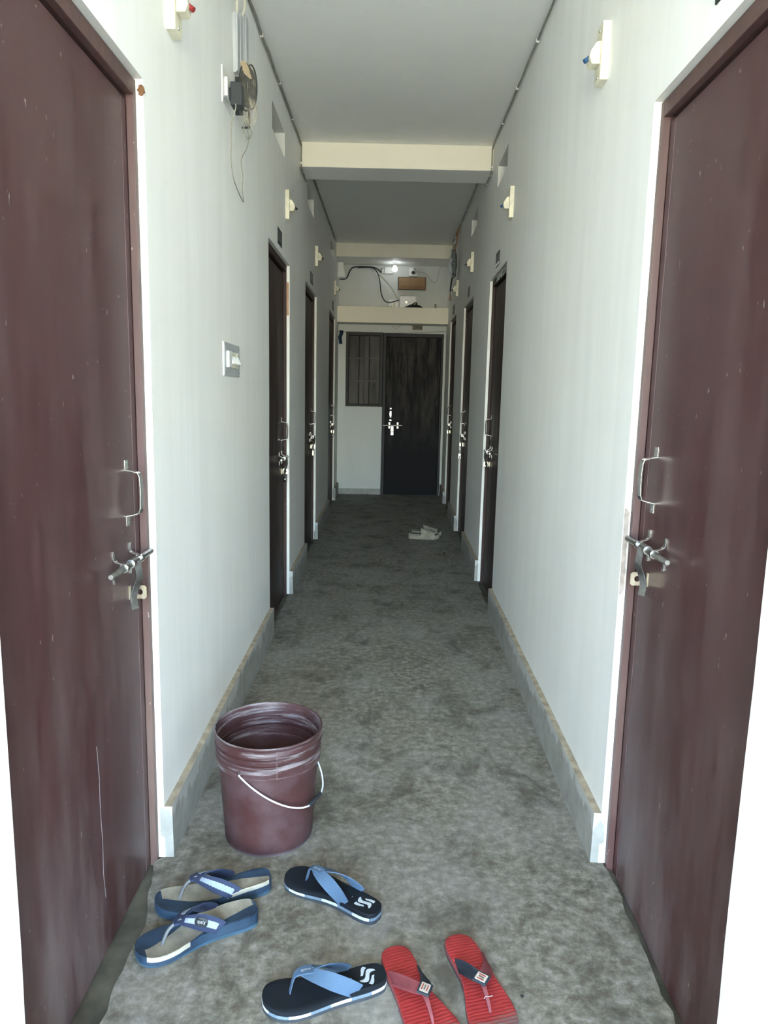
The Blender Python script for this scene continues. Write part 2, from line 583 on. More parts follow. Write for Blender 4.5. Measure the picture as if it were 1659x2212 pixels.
# (near, far, top)
LD = [(1.105, 1.905, 2.06), (3.86, 4.70, 2.10), (5.63, 6.56, 2.15), (8.06, 9.06, 2.215)]
RD = [(1.165, 1.915, 2.04), (4.36, 5.14, 2.10), (6.26, 7.12, 2.15), (8.07, 8.96, 2.20)]
LV = [(4.00, 4.48, 2.66, 2.795), (5.76, 6.26, 2.735, 2.88), (8.19, 8.75, 2.83, 2.96)]
RV = [(4.53, 4.96, 2.655, 2.785), (6.19, 6.67, 2.70, 2.84)]
DD = 0.13
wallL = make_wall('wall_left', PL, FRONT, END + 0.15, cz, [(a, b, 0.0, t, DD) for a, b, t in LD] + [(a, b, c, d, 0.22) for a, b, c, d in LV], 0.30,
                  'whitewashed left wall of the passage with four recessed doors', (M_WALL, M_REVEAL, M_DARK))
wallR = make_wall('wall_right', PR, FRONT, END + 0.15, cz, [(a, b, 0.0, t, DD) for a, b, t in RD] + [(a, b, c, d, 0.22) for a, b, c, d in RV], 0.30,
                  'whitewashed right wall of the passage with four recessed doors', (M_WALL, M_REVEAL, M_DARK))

# far wall with the openings of the door and of the shuttered window
def PE(u, n, z): return Vector((u, END - n, z))
EDOOR = (0.585, 1.372, 2.115)
EWIN = (0.10, 0.585, 1.165, 2.125)
M_WALLE = plaster('end_wall_paint', (0.57, 0.59, 0.565), (0.52, 0.51, 0.46), 0.3, 0.5)
wallE = make_wall('wall_back', PE, 0.0, xr(END), lambda u: 3.15, [(EDOOR[0], EDOOR[1], 0.0, EDOOR[2], 0.09), (EWIN[0], EWIN[1], EWIN[2], EWIN[3], 0.09)], 0.25,
                  'far end wall with dark door and barred window, cables above', (M_WALLE, M_REVEAL, M_DARK))

# ceiling slab, and an unseen canopy added over the entrance to block the sun
mb = MB()
y0, y1 = FRONT, END + 0.4
for yy in (y0, y1):
    mb.v += [(-0.5, yy, cz(yy)), (xr(yy) + 0.5, yy, cz(yy)), (xr(yy) + 0.5, yy, cz(yy) + 0.18), (-0.5, yy, cz(yy) + 0.18)]
mb.f += [(0, 1, 5, 4), (1, 2, 6, 5), (2, 3, 7, 6), (3, 0, 4, 7), (0, 3, 2, 1), (4, 5, 6, 7)]
mb.mi += [0] * 6
tag(mb.build('ceiling', M_CEIL), 'plain whitewashed slab ceiling of the passage', 'ceiling', kind='structure')
tag(MB().box((-3.0, FRONT - 0.9, cz(FRONT)), (4.3, FRONT, cz(FRONT) + 0.15)).build('added_sun_canopy', M_OUTW), 'unseen slab added over the entrance to block the sun, behind the viewer', 'canopy', kind='structure')

# outside: yard and facade
tag(MB().box((-14, -16, -0.35), (15, FRONT, -0.03)).build('ground', M_OUT), 'sunlit concrete yard outside the entrance', 'yard', kind='structure')
for i, (a, b) in enumerate(((-6.0, -0.30), (xr(FRONT) + 0.30, 7.2))):
    tag(MB().box((a, FRONT, -0.03), (b, FRONT + 0.25, 4.6)).build('wall_front', M_OUTW), ('facade left of the entrance', 'facade right of the entrance')[i] + ', behind the viewer', 'wall', kind='structure')
tag(MB().box((-0.30, FRONT, cz(FRONT) + 0.18), (xr(FRONT) + 0.30, FRONT + 0.25, 4.6)).build('wall_front', M_OUTW), 'facade above the entrance, behind the viewer', 'wall', kind='structure')

# floor: worn concrete topping with a ragged edge, and smooth cement in the door recesses
mb = MB()
def fedge(y, side):
    for k, (a, b, t) in enumerate(LD if side < 0 else RD):
        if a + 0.01 < y < b - 0.01:
            w = 0.010 * noise.noise(Vector((y * 9, side, 0.3))) + 0.006 * noise.noise(Vector((y * 31, side, 2.3)))
            if side < 0:
                base = {0: 0.028 - 0.055 * max(0, (y - 1.62)) / 0.28, 1: -0.005}.get(k, -0.01)
                return base + w
            return xr(y) + {0: 0.02, 1: -0.004}.get(k, 0.005) + w
    return -0.01 if side < 0 else xr(y) + 0.01
ny = 520
ys = [FRONT + (END + 0.02 - FRONT) * i / ny for i in range(ny + 1)]
nx = 6
for y in ys:
    a, b = fedge(y, -1), fedge(y, 1)
    for j in range(nx + 1):
        mb.v.append((a + (b - a) * j / nx, y, 0.0))
    mb.v.append((a - 0.002, y, -0.03))
    mb.v.append((b + 0.002, y, -0.03))
st = nx + 3
for i in range(ny):
    for j in range(nx):
        mb.f.append((i * st + j, i * st + j + 1, (i + 1) * st + j + 1, (i + 1) * st + j)); mb.mi.append(0)
    mb.f.append((i * st, (i + 1) * st, (i + 1) * st + nx + 1, i * st + nx + 1)); mb.mi.append(0)
    mb.f.append((i * st + nx, (i + 1) * st + nx, (i + 1) * st + nx + 2, i * st + nx + 2)); mb.mi.append(0)
tag(mb.build('floor', M_FLOOR), 'stained grey concrete floor of the passage', 'floor', kind='structure')
mb = MB()
mb.add([(-0.28, FRONT, -0.014), (xr(FRONT) + 0.28, FRONT, -0.014), (xr(END) + 0.28, END + 0.2, -0.014), (-0.28, END + 0.2, -0.014)], [(0, 1, 2, 3)])
tag(mb.build('floor', M_SILL), 'smooth dark cement strip in the door recesses, below the floor edge', 'threshold', kind='structure')

# beams and the ledge at the far end
def beam(name, ya, yb, za, zb, label, mats, kind='structure'):
    mb = MB()
    mb.v += [(0, ya, za), (xr(ya), ya, za), (xr(yb), yb, za), (0, yb, za), (0, ya, zb(ya)), (xr(ya), ya, zb(ya)), (xr(yb), yb, zb(yb)), (0, yb, zb(yb))]
    mb.f += [(0, 3, 2, 1), (4, 5, 6, 7), (0, 1, 5, 4), (1, 2, 6, 5), (2, 3, 7, 6), (3, 0, 4, 7)]
    mb.mi += [1 if len(mats) > 1 else 0, 0, 0, 0, 0, 0]
    o = mb.build(name, mats, bevel=0.004)
    return tag(o, label, 'beam', kind=kind)
beam('ceiling_beam', 5.24, 5.54, 2.836, cz, 'cream painted ceiling beam nearer to the viewer', (M_CREAM, M_CEIL))
beam('ceiling_beam', 9.10, 9.32, 2.950, cz, 'cream painted ceiling beam before the light bulb', (M_CREAM, M_CEIL))
beam('ceiling', 9.325, END, 2.956, lambda y: cz(y), 'low ceiling of the end bay with the light bulb', (M_CEIL,))
o = beam('shelf_ledge', 9.42, END, 2.216, lambda y: 2.412, 'cream concrete ledge above the far door', (M_CREAM, M_CEIL))
o['category'] = 'ledge'

# skirting, one piece between every two doors
def skirt(side, a, b, h, label):
    P = PL if side < 0 else PR
    n = max(2, int((b - a) / 0.06))
    mb = MB()
    for i in range(n + 1):
        u = a + (b - a) * i / n
        e = 0.0025 * noise.noise(Vector((u * 6, side * 3, 0)))
        d = 0.022 + e
        mb.v += [P(u, -0.012, -0.02), P(u, d + 0.002, -0.02), P(u, d, h + e), P(u, -0.012, h + e)]
    for i in range(n):
        for k, mi in ((1, 0), (2, 1), (3, 0), (0, 0)):
            k2 = (k + 1) % 4
            mb.f.append((i * 4 + k, i * 4 + k2, i * 4 + 4 + k2, i * 4 + 4 + k)); mb.mi.append(mi)
    mb.f += [(0, 1, 2, 3), tuple(n * 4 + k for k in (3, 2, 1, 0))]
    mb.mi += [0, 0]
    tag(mb.build('baseboard_left' if side < 0 else 'baseboard_right', (M_SKIRT, M_LEDGE)), label, 'skirting', kind='structure')
segL = [(FRONT, LD[0][0])] + [(LD[i][1], LD[i + 1][0]) for i in range(3)] + [(LD[3][1], END)]
segR = [(FRONT, RD[0][0])] + [(RD[i][1], RD[i + 1][0]) for i in range(3)] + [(RD[3][1], END)]
where = ('before the first', 'between the first and second', 'between the second and third', 'between the third and fourth', 'behind the fourth')
for i in range(5):
    skirt(-1, segL[i][0], segL[i][1], 0.155, 'grey cement skirting on the left wall, %s door' % where[i])
    skirt(1, segR[i][0], segR[i][1], 0.155, 'grey cement skirting on the right wall, %s door' % where[i])
mb = MB()
mb.box((0.022, END - 0.018, -0.02), (EDOOR[0], END, 0.075))
tag(mb.build('baseboard_back', M_SKIRT), 'grey cement skirting left of the far door, paint runs on it', 'skirting', kind='structure')

# ------------------------------------------------------------------ doors along the passage
def strap_handle(mb, m, x, y0_, z0, z1):
    """D handle bent from flat bar: tab, bow, tab. y0_ = face of the leaf"""
    h = 0.036
    zc = [z1 - 0.001, z1 - 0.022, z1 - 0.026, z1 - 0.030, z1 - 0.044, z0 + 0.044, z0 + 0.030, z0 + 0.026, z0 + 0.022, z0 + 0.001]
    yc = [0.0015, 0.0015, 0.004, h * 0.62, h, h, h * 0.62, 0.004, 0.0015, 0.0015]
    pts = smooth_path([(x, y0_ + y, z) for y, z in zip(yc, zc)], 3)
    mb.strap(pts, None, (0.985, 0.17 * m, 0), 0.017, 0.0032)

def make_door(n, side, a, b, top, label, zoff, hardware=True, dark=False, lock=False, near=False, lock_round=False):
    m = -1 if side < 0 else 1
    P = PL if side < 0 else PR
    mid = (a + b) / 2
    base = P(mid, 0, 0)
    t = thing('door_%d' % n, base, -PI / 2 if side < 0 else RANG, label, 'door', kind='structure')
    hw = (b - a) / 2
    rev, fd, fwid = 0.018, 0.07, 0.020                  # reveal, frame depth, visible frame face
    leafy = -0.036
    mf, ml = (M_FRAME2, M_DOOR2) if dark else (M_FRAME, M_DOOR)
    fb = -0.014
    # frame: two jambs and the head, each with a stepped rabbet
    for s in (-1, 1):
        q = MB()
        q.box((s * hw, -rev, fb), (s * (hw - fwid), leafy - 0.001, top - 0.002))
        q.box((s * hw, leafy - 0.001, fb), (s * (hw - 0.005), -rev - fd, top - 0.002))
        q.build('frame_jamb', mf, t, bevel=0.0015)
    q = MB()
    q.box((-hw + fwid, -rev, top - 0.002), (hw - fwid, leafy - 0.001, top - 0.040))
    q.box((-hw + fwid, leafy - 0.001, top - 0.002), (hw - fwid, -rev - fd, top - 0.036))
    q.build('frame_head', mf, t, bevel=0.0015)
    lw = hw - fwid - 0.009
    q = MB().box((-lw, leafy, -0.008), (lw, leafy - 0.034, top - 0.052))
    q.build('door_leaf', ml, t, bevel=0.002)
    if near:   # thin plywood lipping shows as a groove near the closing edge
        q = MB().box((m * lw, leafy + 0.0012, -0.006), (m * (lw - 0.030), leafy - 0.001, top - 0.055))
        q.build('edge_lipping', ml, t, bevel=0.0008)
    if not hardware: return t
    # pull handle
    q = MB()
    xh = m * (lw - 0.082)
    strap_handle(q, m, xh, leafy, zoff + 0.083, zoff + 0.25)
    h = q.build('pull_handle', M_CHROME, t, bevel=0.0006)
    for zz in (zoff + 0.092, zoff + 0.241):
        MB().lathe([(0.0034, 0.0), (0.0030, 0.0012), (0.0, 0.0016)], 8, Matrix.Translation((xh, leafy + 0.0028, zz)) @ Matrix.Rotation(-PI / 2, 4, 'X')).build('screw', M_STEEL, h)
    # sliding bolt (aldrop)
    yr, zr = leafy + 0.026, zoff
    x1, x0 = m * (lw + 0.014), m * (lw - 0.275)
    q = MB().tube([(x0, yr, zr), (x0 + m * 0.004, yr, zr), (x1 - m * 0.004, yr, zr), (x1, yr, zr)], [0.0058, 0.0078, 0.0078, 0.006], 14)
    rod = q.build('bolt_rod', M_STEEL, t, smooth=True)
    for xb in (m * (lw - 0.185), m * (lw - 0.075)):
        q = MB()
        q.lathe([(0.0082, -0.006), (0.0108, -0.006), (0.0108, 0.006), (0.0082, 0.006), (0.0082, -0.006)], 18, Matrix.Translation((xb, yr, zr)) @ Matrix.Rotation(PI / 2, 4, 'Y'))
        for s in (-1, 1):
            q.strap(smooth_path([(xb, leafy + 0.0015, zr + s * 0.040), (xb, leafy + 0.0015, zr + s * 0.024), (xb, leafy + 0.006, zr + s * 0.015), (xb, yr - 0.004, zr + s * 0.010)], 3), None, (1, 0, 0), 0.012, 0.0022)
        q.build('bolt_bracket', M_CHROME, rod, smooth=True)
    # hasp strap: a collar on the rod and a bent tongue hanging from it
    xc = m * (lw - 0.125)
    q = MB()
    q.lathe([(0.0080, -0.020), (0.0112, -0.020), (0.0112, 0.020), (0.0080, 0.020)], 16, Matrix.Translation((xc, yr, zr)) @ Matrix.Rotation(PI / 2, 4, 'Y'))
    pts = smooth_path([(xc, yr + 0.010, zr + 0.004), (xc, yr + 0.012, zr - 0.014), (xc + m * 0.006, yr + 0.012, zr - 0.040), (xc + m * 0.006, yr + 0.004, zr - 0.064), (xc, yr - 0.002, zr - 0.090), (xc - m * 0.002, yr + 0.002, zr - 0.118)], 4)
    q.strap(pts, None, (0.90, 0.43 * m, 0), 0.022, 0.0026)
    q.build('hasp_strap', M_STEEL, rod, bevel=0.0006)
    # staple: gold plate with a hole, standing out from the leaf
    xs = m * (lw - 0.076)
    zs_ = zr - 0.088
    q = MB()
    out, nn = [], 20
    for k in range(nn):
        a_ = 2 * PI * k / nn
        c_, s_ = math.cos(a_), math.sin(a_)
        e = 0.0175 / max(abs(c_), abs(s_))
        out.append(((e * c_, e * s_), (0.0078 * c_, 0.0078 * s_)))
    vs, fs = [], []
    for (o2, i2) in out:
        for xx in (-0.0015, 0.0015):
            vs.append((xs + xx, leafy + 0.0235 + o2[0], zs_ + o2[1]))
            vs.append((xs + xx, leafy + 0.0235 + i2[0], zs_ + i2[1]))
    for k in range(nn):
        k2 = (k + 1) % nn
        A, B = k * 4, k2 * 4
        fs += [(A, B, B + 1, A + 1), (A + 2, A + 3, B + 3, B + 2), (A, A + 2, B + 2, B), (A + 1, B + 1, B + 3, A + 3)]
    q.add(vs, fs)
    q.box((xs - m * 0.0015, leafy, zs_ - 0.0175), (xs - m * 0.014, leafy + 0.0022, zs_ + 0.0175))
    q.build('staple_plate', M_BRASS, t)['label'] = 'gold coloured staple plate with round hole'
    if lock:
        px = P(mid, 0, 0)
        c = t.matrix_basis @ Vector((xs, leafy + 0.0235, zs_))
        padlock(c, -PI / 2 if side < 0 else RANG, m, lock, lock_round)
    return t

def padlock(c, rz, m, label, rnd):
    t = thing('padlock', c, rz, label, 'padlock', 'padlocks on the left doors')
    q = MB()
    pts = [(0, 0.0, -0.030)] + [(0, 0.0 + 0.010 - 0.010 * math.cos(a), 0.000 - 0.004 + 0.010 * math.sin(a)) for a in [PI * k / 8 for k in range(9)]] + [(0, 0.020, -0.030)]
    pts = [(p[2] * 0, p[1] - 0.010, p[2]) for p in pts]
    pts = [(0.012 * ((p[1] + 0.010) / 0.010 - 1), 0.0, p[2]) for p in pts]
    q.tube(pts, 0.0032, 8)
    q.build('shackle', M_CHROME, t, smooth=True)
    q = MB()
    if rnd:
        q.lathe([(0.0, -0.008), (0.017, -0.008), (0.021, -0.005), (0.021, 0.005), (0.017, 0.008), (0.0, 0.008)], 24, Matrix.Translation((0, 0, -0.050)) @ Matrix.Rotation(PI / 2, 4, 'Y') @ Matrix.Rotation(PI / 2, 4, 'Y') @ Matrix.Rotation(PI / 2, 4, 'X'))
    else:
        q.box((-0.020, -0.008, -0.078), (0.020, 0.008, -0.030))
    q.build('body', M_CHROME if rnd else M_BRASS, t, bevel=0.002, smooth=rnd)
    return t

def door_paint_note(s): return s
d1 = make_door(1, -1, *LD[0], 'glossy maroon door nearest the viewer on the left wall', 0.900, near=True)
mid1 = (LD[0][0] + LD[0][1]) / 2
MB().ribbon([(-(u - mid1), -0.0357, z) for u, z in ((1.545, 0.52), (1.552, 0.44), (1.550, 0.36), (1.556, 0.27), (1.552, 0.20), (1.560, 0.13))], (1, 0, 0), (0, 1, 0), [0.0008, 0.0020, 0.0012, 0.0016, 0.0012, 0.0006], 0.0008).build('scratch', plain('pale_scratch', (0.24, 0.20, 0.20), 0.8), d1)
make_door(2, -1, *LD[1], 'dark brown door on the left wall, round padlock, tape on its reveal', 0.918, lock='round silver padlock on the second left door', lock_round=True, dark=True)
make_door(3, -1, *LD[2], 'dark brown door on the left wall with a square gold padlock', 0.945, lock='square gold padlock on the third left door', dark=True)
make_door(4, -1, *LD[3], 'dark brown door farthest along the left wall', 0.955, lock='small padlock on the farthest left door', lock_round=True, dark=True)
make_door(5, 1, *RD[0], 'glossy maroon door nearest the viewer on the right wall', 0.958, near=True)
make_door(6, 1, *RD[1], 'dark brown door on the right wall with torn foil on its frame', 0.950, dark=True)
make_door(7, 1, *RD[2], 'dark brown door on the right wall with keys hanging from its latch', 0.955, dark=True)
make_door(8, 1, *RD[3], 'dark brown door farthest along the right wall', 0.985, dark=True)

# ------------------------------------------------------------------ far door and barred shutter window
t = thing('door_9', (0, END, 0), 0, 'black scuffed wooden door at the far end of the passage', 'door', kind='structure')
a, b, top = EDOOR
q = MB().box((a + 0.002, 0.012, -0.01), (a + 0.042, 0.075, top - 0.002)); q.build('frame_jamb', M_ENDFRAME, t, bevel=0.003)
q = MB().box((b - 0.030, 0.012, -0.01), (b - 0.002, 0.075, top - 0.002)); q.build('frame_jamb', M_ENDFRAME, t, bevel=0.003)
q = MB().box((a + 0.042, 0.012, top - 0.045), (b - 0.030, 0.075, top - 0.002)); q.build('frame_head', M_ENDFRAME, t, bevel=0.003)
q = MB().box((a + 0.045, 0.024, 0.0), (b - 0.033, 0.06, top - 0.049)); q.build('door_leaf', M_SCUFF, t, bevel=0.003)
q = MB()
strap_handle_pts = smooth_path([(0.70, 0.022, 1.155), (0.70, 0.022, 1.135), (0.70, 0.010, 1.125), (0.70, -0.008, 1.110), (0.70, -0.008, 1.030), (0.70, 0.010, 1.012), (0.70, 0.022, 1.003), (0.70, 0.022, 0.985)], 3)
q.strap(strap_handle_pts, None, (1, 0, 0), 0.022, 0.003)
q.build('pull_handle', M_CHROME, t)
q = MB().tube([(0.600, 0.004, 0.923), (0.855, 0.004, 0.926)], 0.006, 10)
rod = q.build('bolt_rod', M_STEEL, t, smooth=True)
for xb in (0.687, 0.797):
    q = MB().box((xb - 0.010, 0.019, 0.885), (xb + 0.010, 0.024, 0.965)).lathe([(0.0065, -0.010), (0.0105, -0.010), (0.0105, 0.010), (0.0065, 0.010)], 12, Matrix.Translation((xb, 0.004, 0.925)) @ Matrix.Rotation(PI / 2, 4, 'Y'))
    q.build('bolt_bracket', M_BRASS, rod)
q = MB().box((0.708, -0.006, 0.862), (0.742, -0.003, 0.915))
q.build('hasp_strap', M_STEEL, rod, bevel=0.001)
q = MB().box((0.706, -0.008, 0.845), (0.744, 0.022, 0.878))
q.build('staple_plate', M_BRASS, t, bevel=0.001)
pk = thing('padlock', (0.725, END - 0.012, 0.855), 0, 'silver padlock on the black far door', 'padlock')
q = MB().tube([(-0.011, 0, -0.015)] + [(-0.011 * math.cos(PI * k / 8), 0, 0.008 + 0.011 * math.sin(PI * k / 8)) for k in range(9)] + [(0.011, 0, -0.015)], 0.0032, 8)
q.build('shackle', M_CHROME, pk, smooth=True)
MB().box((-0.019, -0.009, -0.058), (0.019, 0.009, -0.014)).build('body', M_CHROME, pk, bevel=0.003)

t = thing('window_1', (0, END, 0), 0, 'dark wooden shutter window with iron bars beside the far door', 'window', kind='structure')
a, b, c0, c1 = EWIN
for (p0, p1, nm) in (((a + 0.002, 0.006, c0 + 0.002), (a + 0.036, 0.07, c1 - 0.002), 'frame_jamb'), ((b - 0.040, 0.006, c0 + 0.002), (b - 0.002, 0.07, c1 - 0.002), 'frame_jamb'),
                     ((a + 0.036, 0.006, c1 - 0.045), (b - 0.040, 0.07, c1 - 0.002), 'frame_head'), ((a + 0.036, 0.006, c0 + 0.002), (b - 0.040, 0.07, c0 + 0.030), 'frame_sill')):
    MB().box(p0, p1).build(nm, M_ENDFRAME, t, bevel=0.003)
xa, xb = a + 0.039, b - 0.043
for i in range(2):
    w = (xb - xa) / 2
    MB().box((xa + i * w + 0.0015, 0.034, c0 + 0.033), (xa + (i + 1) * w - 0.0015, 0.060, c1 - 0.048)).build('shutter', M_SHUT, t, bevel=0.002)
for i in (1, 2):
    x = xa + (xb - xa) * i / 3
    MB().tube([(x, 0.018, c0 + 0.028), (x, 0.018, c1 - 0.043)], 0.006, 8).build('bar', M_BLACKM, t, smooth=True)
for z in (1.497, 1.789):
    MB().box((a + 0.034, 0.012, z - 0.008), (b - 0.038, 0.0165, z + 0.008)).build('bar', M_BLACKM, t)
MB().lathe([(0.0, 0.0), (0.012, 0.0), (0.014, 0.012), (0.010, 0.022), (0.0, 0.024)], 14, Matrix.Translation((0.475, 0.036, 1.446)) @ Matrix.Rotation(PI / 2, 4, 'X')).build('knob', M_BLACKP, t, smooth=True)

# ------------------------------------------------------------------ bucket
bk = thing('bucket', (0.277, 2.038, 0.0), 0, 'maroon plastic bucket with white wire bail on the floor', 'bucket')
prof = [(0.0, 0.004), (0.118, 0.004), (0.120, 0.0), (0.125, 0.0), (0.1275, 0.004), (0.1285, 0.012), (0.1445, 0.240), (0.1445, 0.246),
        (0.1515, 0.2475), (0.1520, 0.252), (0.1530, 0.268), (0.1490, 0.271), (0.1458, 0.274), (0.1462, 0.284), (0.1525, 0.286), (0.1530, 0.289),
        (0.1478, 0.2915), (0.1472, 0.302), (0.1550, 0.304), (0.1555, 0.3075), (0.1495, 0.310), (0.1495, 0.317), (0.1545, 0.319), (0.1548, 0.322),
        (0.1525, 0.3245), (0.1530, 0.336), (0.1560, 0.3385), (0.1568, 0.3425), (0.1555, 0.3455), (0.1530, 0.3455), (0.1515, 0.342),
        (0.1500, 0.300), (0.1425, 0.240), (0.1260, 0.012), (0.120, 0.0085), (0.0, 0.0085)]
MB().lathe([(r * 1.018, z * 1.005) for r, z in prof], 72).build('body', M_BUCKET, bk, smooth=True, sharp=50)
e = Vector((0.39, 0.92, 0)).normalized()
mdir = Vector((0.92, -0.39, 0)).normalized()
al = math.radians(37)
out = mdir * math.cos(al) - Vector((0, 0, 1)) * math.sin(al)
zc_ = 0.262
pts, grip = [], []
for k in range(41):
    a_ = PI * k / 40
    sn = math.sin(a_)
    rad = 0.192 * min(1.0, sn * 1.06)
    p = e * (-0.159 * math.cos(a_)) + out * rad + Vector((0, 0, zc_))
    pts.append(p)
pts = [e * -0.150 + Vector((0, 0, zc_))] + pts + [e * 0.150 + Vector((0, 0, zc_))]
mid_dir = out * 0.196 + Vector((0, 0, zc_))
# the middle of the bail is straight, for the grip
pts = [p for p in pts if not (abs((p - Vector((0, 0, zc_))).dot(e)) < 0.048 and (p - Vector((0, 0, zc_))).dot(out) > 0.1)]
i0 = next(i for i in range(len(pts) - 1) if (pts[i] - Vector((0, 0, zc_))).dot(e) < 0 < (pts[i + 1] - Vector((0, 0, zc_))).dot(e))
g0, g1 = mid_dir - e * 0.040, mid_dir + e * 0.040
pts = pts[:i0 + 1] + [g0, g1] + pts[i0 + 1:]
M_WIRE = plain('white_coated_wire', (0.72, 0.75, 0.80), 0.35, 0, 0.03, 40)
bail = MB().tube(pts, 0.0024, 8).build('bail', M_WIRE, bk, smooth=True)
MB().tube([g0 + e * 0.004, g0 + e * 0.006, g1 - e * 0.006, g1 - e * 0.004], [0.0048, 0.0062, 0.0062, 0.0048], 12).build('grip', M_BLACKP, bail, smooth=True)
for s in (-1, 1):
    c = e * (s * 0.1525) + Vector((0, 0, zc_))
    mt = Matrix.Translation(c) @ (e * s).to_track_quat('Z', 'Y').to_matrix().to_4x4()
    MB().lathe([(0.0, 0.003), (0.004, 0.003), (0.005, 0.006), (0.009, 0.006), (0.0105, 0.003), (0.0110, -0.004)], 16, mt).build('ear', M_BUCKET, bk, smooth=True)
mt = Matrix.Rotation(math.radians(-73), 4, 'Z')
MB().box((0.1530, -0.0004, 0.2515), (0.1560, 0.0004, 0.3360), mt).build('mould_seam', plain('pale_seam', (0.22, 0.18, 0.18), 0.5), bk)

# ------------------------------------------------------------------ footwear
TS = [0.0, 0.012, 0.035, 0.07, 0.12, 0.20, 0.30, 0.40, 0.50, 0.60, 0.70, 0.78, 0.85, 0.91, 0.955, 0.985, 1.0]
LAT = [0.010, 0.019, 0.0265, 0.0305, 0.033, 0.0345, 0.0345, 0.0350, 0.0375, 0.0420, 0.0460, 0.0470, 0.0445, 0.0385, 0.0295, 0.0180, 0.006]
MED = [0.010, 0.019, 0.0265, 0.0305, 0.033, 0.0335, 0.0320, 0.0310, 0.0335, 0.0395, 0.0460, 0.0495, 0.0495, 0.0455, 0.0375, 0.0250, 0.010]

def interp(xs, ys, x):
    if x <= xs[0]: return ys[0]
    for i in range(len(xs) - 1):
        if x <= xs[i + 1]:
            t = (x - xs[i]) / (xs[i + 1] - xs[i])
            return ys[i] + (ys[i + 1] - ys[i]) * t
    return ys[-1]

class Sole:
    """local frame: y from heel (0) to toe (L), +x = outer side * foot"""
    def __init__(self, L, foot, wide=1.0, h_heel=0.026, h_toe=0.018, cup=0.0, spring=0.0):
        self.L, self.foot, self.wide, self.hh, self.ht, self.cup, self.spring = L, foot, wide, h_heel, h_toe, cup, spring
    def half(self, t, s):
        w = interp(TS, LAT if s > 0 else MED, t) * self.wide
        return w
    def x(self, t, s):
        c = 0.004 * math.sin(PI * t) - 0.006 * t * t
        return self.foot * (c + (self.half(t, s) * s))
    def base(self, t): return self.spring * max(0.0, (t - 0.72) / 0.28) ** 2
    def top(self, t, s=0.0):
        h = self.hh + (self.ht - self.hh) * min(1, max(0, (t - 0.25) / 0.45))
        return self.base(t) + h + self.cup * (abs(s) ** 3)
    def pt(self, t, s, dz=0.0):
        return Vector((self.x(t, s), t * self.L, self.top(t, s) + dz))
    def body(self, z0f=0.0, z1f=1.0, inset0=0.0, inset1=0.0, top_edge=0.002):
        """closed layer between two height fractions"""
        mb = MB()
        ts = []
        for i in range(len(TS) - 1):
            n = 1 if TS[i + 1] - TS[i] < 0.06 else 3
            ts += [TS[i] + (TS[i + 1] - TS[i]) * k / n for k in range(n)]
        ts.append(1.0)
        ss = [-1, -0.92, -0.7, -0.35, 0, 0.35, 0.7, 0.92, 1]
        m, k = len(ts), len(ss)
        for t in ts:
            for s in ss:
                b0 = self.base(t)
                tp = self.top(t, s) if z1f >= 0.999 else b0 + (self.top(t, 1.0) - b0) * z1f
                if z1f >= 0.999 and abs(s) == 1: tp -= top_edge
                p = self.pt(t, s)
                mb.v.append((p.x * (1 - inset1), p.y, tp))
        for t in ts:
            for s in ss:
                b0 = self.base(t)
                bt = b0 + (self.top(t, 1.0) - b0) * z0f
                p = self.pt(t, s)
                mb.v.append((p.x * (1 - inset0), p.y, bt))
        o = m * k
        for i in range(m - 1):
            for j in range(k - 1):
                a = i * k + j
                mb.f.append((a, a + 1, a + k + 1, a + k)); mb.mi.append(0)
                mb.f.append((o + a, o + a + k, o + a + k + 1, o + a + 1)); mb.mi.append(0)
            for j in (0, k - 1):
                a = i * k + j
                mb.f.append((a, a + k, o + a + k, o + a)); mb.mi.append(0)
        for i in (0, m - 1):
            for j in range(k - 1):
                a = i * k + j
                mb.f.append((a, a + 1, o + a + 1, o + a)); mb.mi.append(0)
        return mb
    def perimeter(self, n=160):
        """closed list of (point at unit height direction) round the sole: (t, s)"""
        ps = []
        for i in range(n // 2):
            t = 0.5 - 0.5 * math.cos(PI * i / (n // 2))
            ps.append((t, 1.0))
        for i in range(n // 2):
            t = 0.5 + 0.5 * math.cos(PI * i / (n // 2))
            ps.append((t, -1.0))
        return ps

